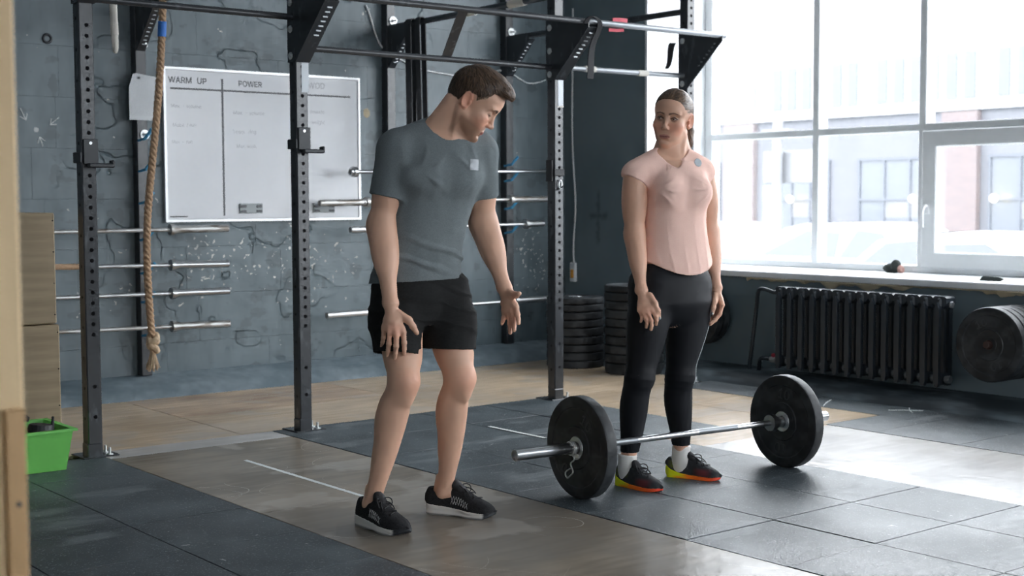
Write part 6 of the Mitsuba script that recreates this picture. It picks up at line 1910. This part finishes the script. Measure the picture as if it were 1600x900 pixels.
for s in 'RL':
    sh, el, wr = B['sh' + s], B['el' + s], B['wr' + s]
    pts = np.array([sh, el, wr])
    F = Field(pts.min(0) - (0.13, 0.14, 0.22), pts.max(0) + 0.12, 0.0026)
    ax_f = (wr - el) / np.linalg.norm(wr - el)
    limb(F, sh, el, 0.051, 0.0385, [(0.40, fw * 0.006, 0.048, 0.12), (0.5, -fw * 0.010, 0.046, 0.12)], 0.03)
    F.ell(el, (0.0385, 0.0385, 0.05), None, 0.03)
    limb(F, el, wr, 0.0385, 0.0235, [(0.28, (0, 0, 0), 0.0395, 0.12)], 0.03)
    F.ell(wr, (0.026, 0.026, 0.02), None, 0.02)
    if s == 'R':
        hand_field(F, (4.2272, 4.3402, 0.8883), [(4.2315, 4.2861, 0.8203), (4.2167, 4.2969, 0.8063), (4.2048, 4.3128, 0.8046), (4.1979, 4.3319, 0.8137)],
                   [(4.2500, 4.2785, 0.7519), (4.2328, 4.2930, 0.7293), (4.2210, 4.3110, 0.7387), (4.2117, 4.3359, 0.7631)], [np.array([0.0, -0.012, 0.0])] * 4, -1, 0.94,
                   [(4.2405, 4.3094, 0.8779), (4.2411, 4.2780, 0.8457), (4.2506, 4.2675, 0.8120), (4.2607, 4.2696, 0.7802)])
        nails = [(4.2564, 4.2641, 0.7794)]
    else:
        hand_field(F, (4.6890, 4.3284, 0.8798), [(4.6708, 4.2735, 0.8156), (4.6833, 4.2888, 0.8112), (4.6910, 4.3058, 0.8127), (4.6946, 4.3250, 0.8144)],
                   [(4.6176, 4.2967, 0.7346), (4.6320, 4.3102, 0.7269), (4.6410, 4.3226, 0.7315), (4.6504, 4.3354, 0.7449)], [np.array([0.011, -0.009, 0.0])] * 4, 1, 0.94,
                   [(4.6649, 4.3139, 0.8580), (4.6391, 4.2938, 0.8308), (4.6235, 4.2850, 0.8056), (4.6152, 4.2830, 0.7797)])
        nails.append((4.6088, 4.2791, 0.7789))
    pieces.append(F.mesh())
P_ = np.array([B['hipR'], B['hipL'], B['knR'], B['knL'], aR, aL, B['neck']])
F = Field(P_.min(0) - (0.22, 0.24, 0.07), P_.max(0) + (0.22, 0.24, 0.0), 0.0045)
wom_torso(F)


def wom_legs(F, g, feet):
    loft(F, [(*(4.4616, 4.3884, 0.7171)[2:], *(4.4616, 4.3884, 0.7171)[:2], 0.03, 0.03), (*(4.4616, 4.3928, 0.7696)[2:], *(4.4616, 4.3928, 0.7696)[:2], 0.13 + g, 0.10 + g), (*(4.4580, 4.4019, 0.8454)[2:], *(4.4580, 4.4019, 0.8454)[:2], 0.190 + g, 0.145 + g), (*(4.4592, 4.4076, 0.9271)[2:], *(4.4592, 4.4076, 0.9271)[:2], 0.190 + g, 0.140 + g), (*(4.4727, 4.4052, 1.0291)[2:], *(4.4727, 4.4052, 1.0291)[:2], 0.152 + g, 0.110 + g), (*(4.4781, 4.4068, 1.1020)[2:], *(4.4781, 4.4068, 1.1020)[:2], 0.135 + g, 0.098 + g)], -100, 0.05)
    for side, hip, kn, an, deg in ((-1, B['hipR'], B['knR'], aR, -90), (1, B['hipL'], B['knL'], aL, -70)):
        f, l = heading(deg)[:, 0], heading(deg)[:, 1]
        limb(F, hip, kn, 0.100 + g, 0.058 + g, [(0.35, f * 0.012 + l * side * 0.012, 0.090 + g, 0.17), (0.62, f * 0.006, 0.070 + g, 0.14)], 0.03)
        F.ell(kn + f * 0.008, (0.054 + g, 0.053 + g, 0.065), heading(deg), 0.03)
        limb(F, kn, an, 0.050 + g, 0.034 + g, [(0.28, -f * 0.016, 0.057 + g, 0.14), (0.5, -f * 0.004, 0.042 + g, 0.15)], 0.03)
        if feet:
            F.cone(an + np.array([0, 0, 0.06]) - f * 0.022, an - f * 0.030 - np.array([0, 0, 0.02]), 0.012, 0.015, 0.02)
            F.chain([an, an + f * 0.055 - np.array([0, 0, 0.034]), an + f * 0.11 - np.array([0, 0, 0.055])], [0.029, 0.018, 0.010], 0.015)


wom_legs(F, -0.004, True)
pieces.append(F.mesh())
body = one_body(pieces)
col = skin_color(np.asarray(body.vertices), WH, False, lin(205, 162, 138), [((4.2184, 4.2946, 0.7951), 0.05, (1.06, 0.84, 0.82), 0.5), ((4.6586, 4.2877, 0.7918), 0.05, (1.06, 0.84, 0.82), 0.5)])
bk = obj('body', body, 'm_skin_f', wom, smooth=True, color=col, label='bare arms, neck and face')
for c in nails:
    obj('fingernail', blob(np.array(c), (0.0065, 0.0065, 0.0080), 2, 1, 0.1), 'm_bar_grey', wom, smooth=True, label='dark polished thumbnail')
for e, c in eye_parts(WH, wom, False, (-0.42, 0.02), 1.0):
    obj('eye', e, 'm_eye', wom, smooth=True, color=c)

# hair drawn back into a ponytail
FHF = Field(WH.o - (0.2, 0.2, 0.25), WH.o + 0.20, 0.0026)
HE = lambda c, r, k=0.02, op='add': FHF.ell(WH(*c), np.array(r) * WH.s, WH.R, k * WH.s, op)
HE((-0.002, 0, 0.056), (0.098, 0.0775, 0.082)); HE((-0.028, 0, 0.043), (0.080, 0.0755, 0.075)); HE((0.043, 0, 0.050), (0.053, 0.0645, 0.058)); HE((-0.040, 0, 0.005), (0.056, 0.064, 0.055), 0.02)
XF = np.array([-0.14, -0.085, -0.05, -0.030, -0.016, 0.006, 0.018, 0.030, 0.044, 0.058, 0.072, 0.085, 0.14])
XU = np.array([-0.034, -0.036, -0.030, 0.000, 0.034, 0.040, 0.018, -0.002, 0.014, 0.050, 0.077, 0.089, 0.096])
G = np.stack(np.meshgrid(*FHF.ax, indexing='ij'), -1)
Lh = WH.local(G.reshape(-1, 3)).reshape(G.shape)
FHF.d = np.maximum(FHF.d, ((np.interp(Lh[..., 0], XF, XU) - Lh[..., 2]) * 0.7 * WH.s).astype(np.float32))
tail = [WH(-0.098, 0.005, 0.048), WH(-0.120, 0.008, 0.045), WH(-0.124, 0.022, 0.010), WH(-0.108, 0.042, -0.045), WH(-0.088, 0.056, -0.095), WH(-0.080, 0.060, -0.13)]
FHF.chain(tail, np.array([0.020, 0.022, 0.025, 0.026, 0.020, 0.008]) * WH.s, 0.012)
def tuft_(x, y, z):
    L = WH.local(np.stack([x, y, z], -1).reshape(-1, 3)).reshape(x.shape + (3,))
    return meshkit.fbm(np.stack([L[..., 0] * 8, L[..., 1] * 60, L[..., 2] * 26], -1), 3, 5)
FHF.d += 0.005 * (coarse(FHF, tuft_, 2) - 0.5)
tl = np.array([WH.local(t) for t in tail])


def wom_dir(P):
    L = WH.local(P)
    tie = np.array([-0.098, 0.004, 0.048])
    d = tie - L
    r = np.linalg.norm(d, axis=1, keepdims=True)
    d = d / (r + 1e-6)
    intail = (L[:, 0] < -0.096)[:, None]
    d = np.where(intail, np.array([0.05, 0.05, -1.0]), d)
    d = d + 0.12 * (np.stack([meshkit.noise(L * 60 + k, 7 + k) for k in (0, 11, 23)], 1) - 0.5)
    return d @ WH.R.T


hair_part(wom, 'm_hair_f', FHF, WH, wom_dir, lin(50, 38, 29), lin(112, 86, 64), 4200, 6, 0.008, 0.0015, 0.0018, 12)
# loose wisps by the temple
for k in range(3):
    a = WH(0.036, -0.066, 0.024 - 0.004 * k); b = WH(0.030 + 0.004 * k, -0.079, -0.02); c = WH(0.022 + 0.003 * k, -0.079, -0.065 - 0.008 * k)
    obj('wisp', tube(spline([a, b, c], 10), 0.0004, 4), 'm_wisp', f'{wom}__hair')
mat('m_wisp', lin(110, 90, 72), 0.5)

# leggings
LG = Field(P_.min(0) - (0.24, 0.24, 0.02), P_.max(0) + (0.24, 0.24, -0.5), 0.0042)
wom_legs(LG, 0.0035, False)
X, Y, Z = np.meshgrid(*[a.astype(np.float32) for a in LG.ax], indexing='ij')
w1 = coarse(LG, lambda x, y, z: meshkit.fbm(np.stack([x * 9, y * 9, z * 9], -1), 3, 4))
LG.d -= 0.004 * (w1 - 0.5)
for kn in (B['knR'], B['knL']):
    rr = np.sqrt((X - kn[0]) ** 2 + (Y - kn[1]) ** 2 + (Z - kn[2] + 0.02) ** 2)
    LG.d -= (0.0022 * np.clip(np.sin(Z * 210 + 7 * w1), 0, 1) ** 2 * np.clip((0.10 - rr) / 0.05, 0, 1)).astype(np.float32)
del X, Y, Z
shell(LG, 0.009)
sl, P = LG.sub(LG.lo, LG.lo + LG.h * LG.n)
right = ((P - (B['knR'] + B['knL']) / 2) @ np.array([0.779, -0.626, 0])) < 0
zr, zl = (4.2661, 4.4352, 0.1583)[2], (4.5633, 4.4148, 0.1559)[2]
LG.d[sl] = np.maximum(LG.d[sl], np.where(right, zr - P[..., 2], zl - P[..., 2]))
lk = obj('leggings', LG.mesh(1), 'm_leggings', wom, smooth=True, label='black leggings')
st = np.array([(4.6649, 4.3095, 0.8050), (4.6555, 4.3122, 0.7461), (4.6310, 4.3246, 0.6579), (4.6098, 4.3363, 0.5932), (4.5889, 4.3483, 0.5344), (4.5808, 4.3480, 0.4520)])
D = np.array([-0.80, 0.45, 0.0])
q = march(LG, spline(st, 40) - D * 0.05, D, 0.3, 200)
obj('side_stripe', tube(q, 0.0028, 6), 'm_stripe', lk, smooth=True, label='thin pale side stripe')

# pink top
WT = Field(np.min([B['shR'], B['shL'], B['hipR'], B['elR']], axis=0) - (0.2, 0.22, 0.02), np.max([B['shR'], B['shL'], B['hipL'], B['elL']], axis=0) + (0.18, 0.18, 0.14), 0.0040)
loft(WT, [(*(4.4694, 4.3971, 0.8979)[2:], *(4.4694, 4.3971, 0.8979)[:2], 0.196, 0.166), (*(4.4760, 4.4001, 0.9999)[2:], *(4.4760, 4.4001, 0.9999)[:2], 0.180, 0.150), (*(4.4827, 4.4032, 1.1020)[2:], *(4.4827, 4.4032, 1.1020)[:2], 0.160, 0.126), (*(4.4828, 4.3999, 1.2187)[2:], *(4.4828, 4.3999, 1.2187)[:2], 0.147, 0.114), (*(4.4845, 4.3940, 1.3206)[2:], *(4.4845, 4.3940, 1.3206)[:2], 0.150, 0.112),
          (*(4.4882, 4.3982, 1.4078)[2:], *(4.4882, 4.3982, 1.4078)[:2], 0.148, 0.100), (*(4.4915, 4.4140, 1.4749)[2:], *(4.4915, 4.4140, 1.4749)[:2], 0.108, 0.076)], -107, 0.03)
for q, s in ((-1, 'shR'), (1, 'shL')):
    WT.cone(B['neck'] + np.array([0, 0, -0.042]), B[s] + (B['neck'] - B[s]) * 0.12 + np.array([0, 0, -0.004]), 0.054, 0.054, 0.04)
    WT.ell(B['chest'] + WC @ np.array([0.072, q * 0.068, 0.0]), (0.052, 0.066, 0.064), WC, 0.05)
    WT.cone((4.4377, 4.4464, 1.5010) if q < 0 else (4.5602, 4.4121, 1.4993), B[s] + (B['neck'] - B[s]) * 0.25 + np.array([0, 0, 0.006]), 0.040, 0.047, 0.05)
    sleeve(WT, B[s] + np.array([0, 0, 0.0]), B['el' + s[-1]], 0.115, 0.0565, 0.058, 0.02, WC @ np.array([0, q * 0.55, 0]))
X, Y, Z = np.meshgrid(*[a.astype(np.float32) for a in WT.ax], indexing='ij')
lat = (X - B['chest'][0]) * WC[0, 1] + (Y - B['chest'][1]) * WC[1, 1]
zz = Z - B['pelvis'][2]
w1 = coarse(WT, lambda x, y, z: meshkit.fbm(np.stack([((x - B['chest'][0]) * WC[0, 1] + (y - B['chest'][1]) * WC[1, 1]) * 7, (z - B['pelvis'][2]) * 2.5, x * 3], -1), 3, 3))
WT.d -= 0.015 * (w1 - 0.5)
rid = np.clip(np.sin(lat * 95 + 7 * w1), 0, 1) ** 2
WT.d -= (0.0030 * rid * np.clip((0.30 - zz) / 0.2, 0, 1)).astype(np.float32)
for q, s in ((-1, 'shR'), (1, 'shL')):
    ap = B[s] + (B['chest'] - B[s]) * 0.25 + np.array([0, 0, -0.05])
    dx, dz = lat - ((ap - B['chest']) @ WC[:, 1]), Z - ap[2]
    r = np.sqrt(dx ** 2 + dz ** 2)
    an = np.arctan2(dz, -q * dx)
    WT.d -= (0.0055 * np.clip(np.sin(an * 10 + 5 * w1), 0, 1) ** 2 * np.clip((0.16 - r) / 0.10, 0, 1) * np.clip(r / 0.05, 0, 1) ** 2 * np.clip(1.3 - np.abs(an + 0.4) / 1.1, 0, 1)).astype(np.float32)
shell(WT, 0.0075)
# curved hem, lowest in front
fr = (X - B['pelvis'][0]) * WC[0, 0] + (Y - B['pelvis'][1]) * WC[1, 0]
hem = (4.4198, 4.2493, 0.9614)[2] + 0.058 * (np.clip(np.abs(lat) / 0.165, 0, 1.2) ** 2)
WT.d = np.maximum(WT.d, (hem - Z).astype(np.float32) * 0.9)
del X, Y, Z, lat, zz, fr
WT.cone((4.4930, 4.4400, 1.4931), (4.5023, 4.4460, 1.6566), 0.066, 0.090, 0.003, 'cut')
WT.chain([(4.4437, 4.3794, 1.5252), (4.4303, 4.3219, 1.4775), (4.4171, 4.2772, 1.4308)], [0.064, 0.036, 0.004], 0.003, 'cut')
WT.chain([(4.5120, 4.3779, 1.5497), (4.4587, 4.3258, 1.4895), (4.4174, 4.2775, 1.4365)], [0.046, 0.026, 0.004], 0.003, 'cut')
tk = obj('top', WT.mesh(1), 'm_tee_pink', wom, smooth=True, label='pale pink cap-sleeved top')
obj('logo_patch', patch(WT, (4.5579, 4.3215, 1.4679), (0.779, -0.626, 0.0), (0, 0, 1), 0.036, 0.040, FWD, 0.0042, 16, lambda a, b: a * a + b * b < 0.24), 'm_logo_grey', tk, smooth=True, label='round grey print')
for right, heel, deg, a in ((True, (4.256, 4.528, 0.002), -88, aR), (False, (4.563, 4.514, 0.002), -67, aL)):
    put_shoe(wom, SHOE_F, heel, deg, right, False)
    SK = Field(a - (0.08, 0.08, 0.07), a + (0.08, 0.08, 0.12), 0.0035)
    f = heading(deg)[:, 0]
    SK.cone(a + f * 0.004 + np.array([0, 0, -0.04]), a + f * 0.002 + np.array([0, 0, 0.060]), 0.0345, 0.0420, 0.0)
    SK.cone(a + f * 0.004, a + f * 0.05 + np.array([0, 0, -0.035]), 0.034, 0.022, 0.02)
    SK.cone(a - f * 0.02 + np.array([0, 0, -0.04]), a - f * 0.012 + np.array([0, 0, 0.04]), 0.030, 0.028, 0.02)
    cut_plane(SK, a + np.array([0, 0, 0.062 if right else 0.066]), (0, 0, 1))
    obj('sock', SK.mesh(1), 'm_sock', wom, smooth=True, label='white ankle sock')
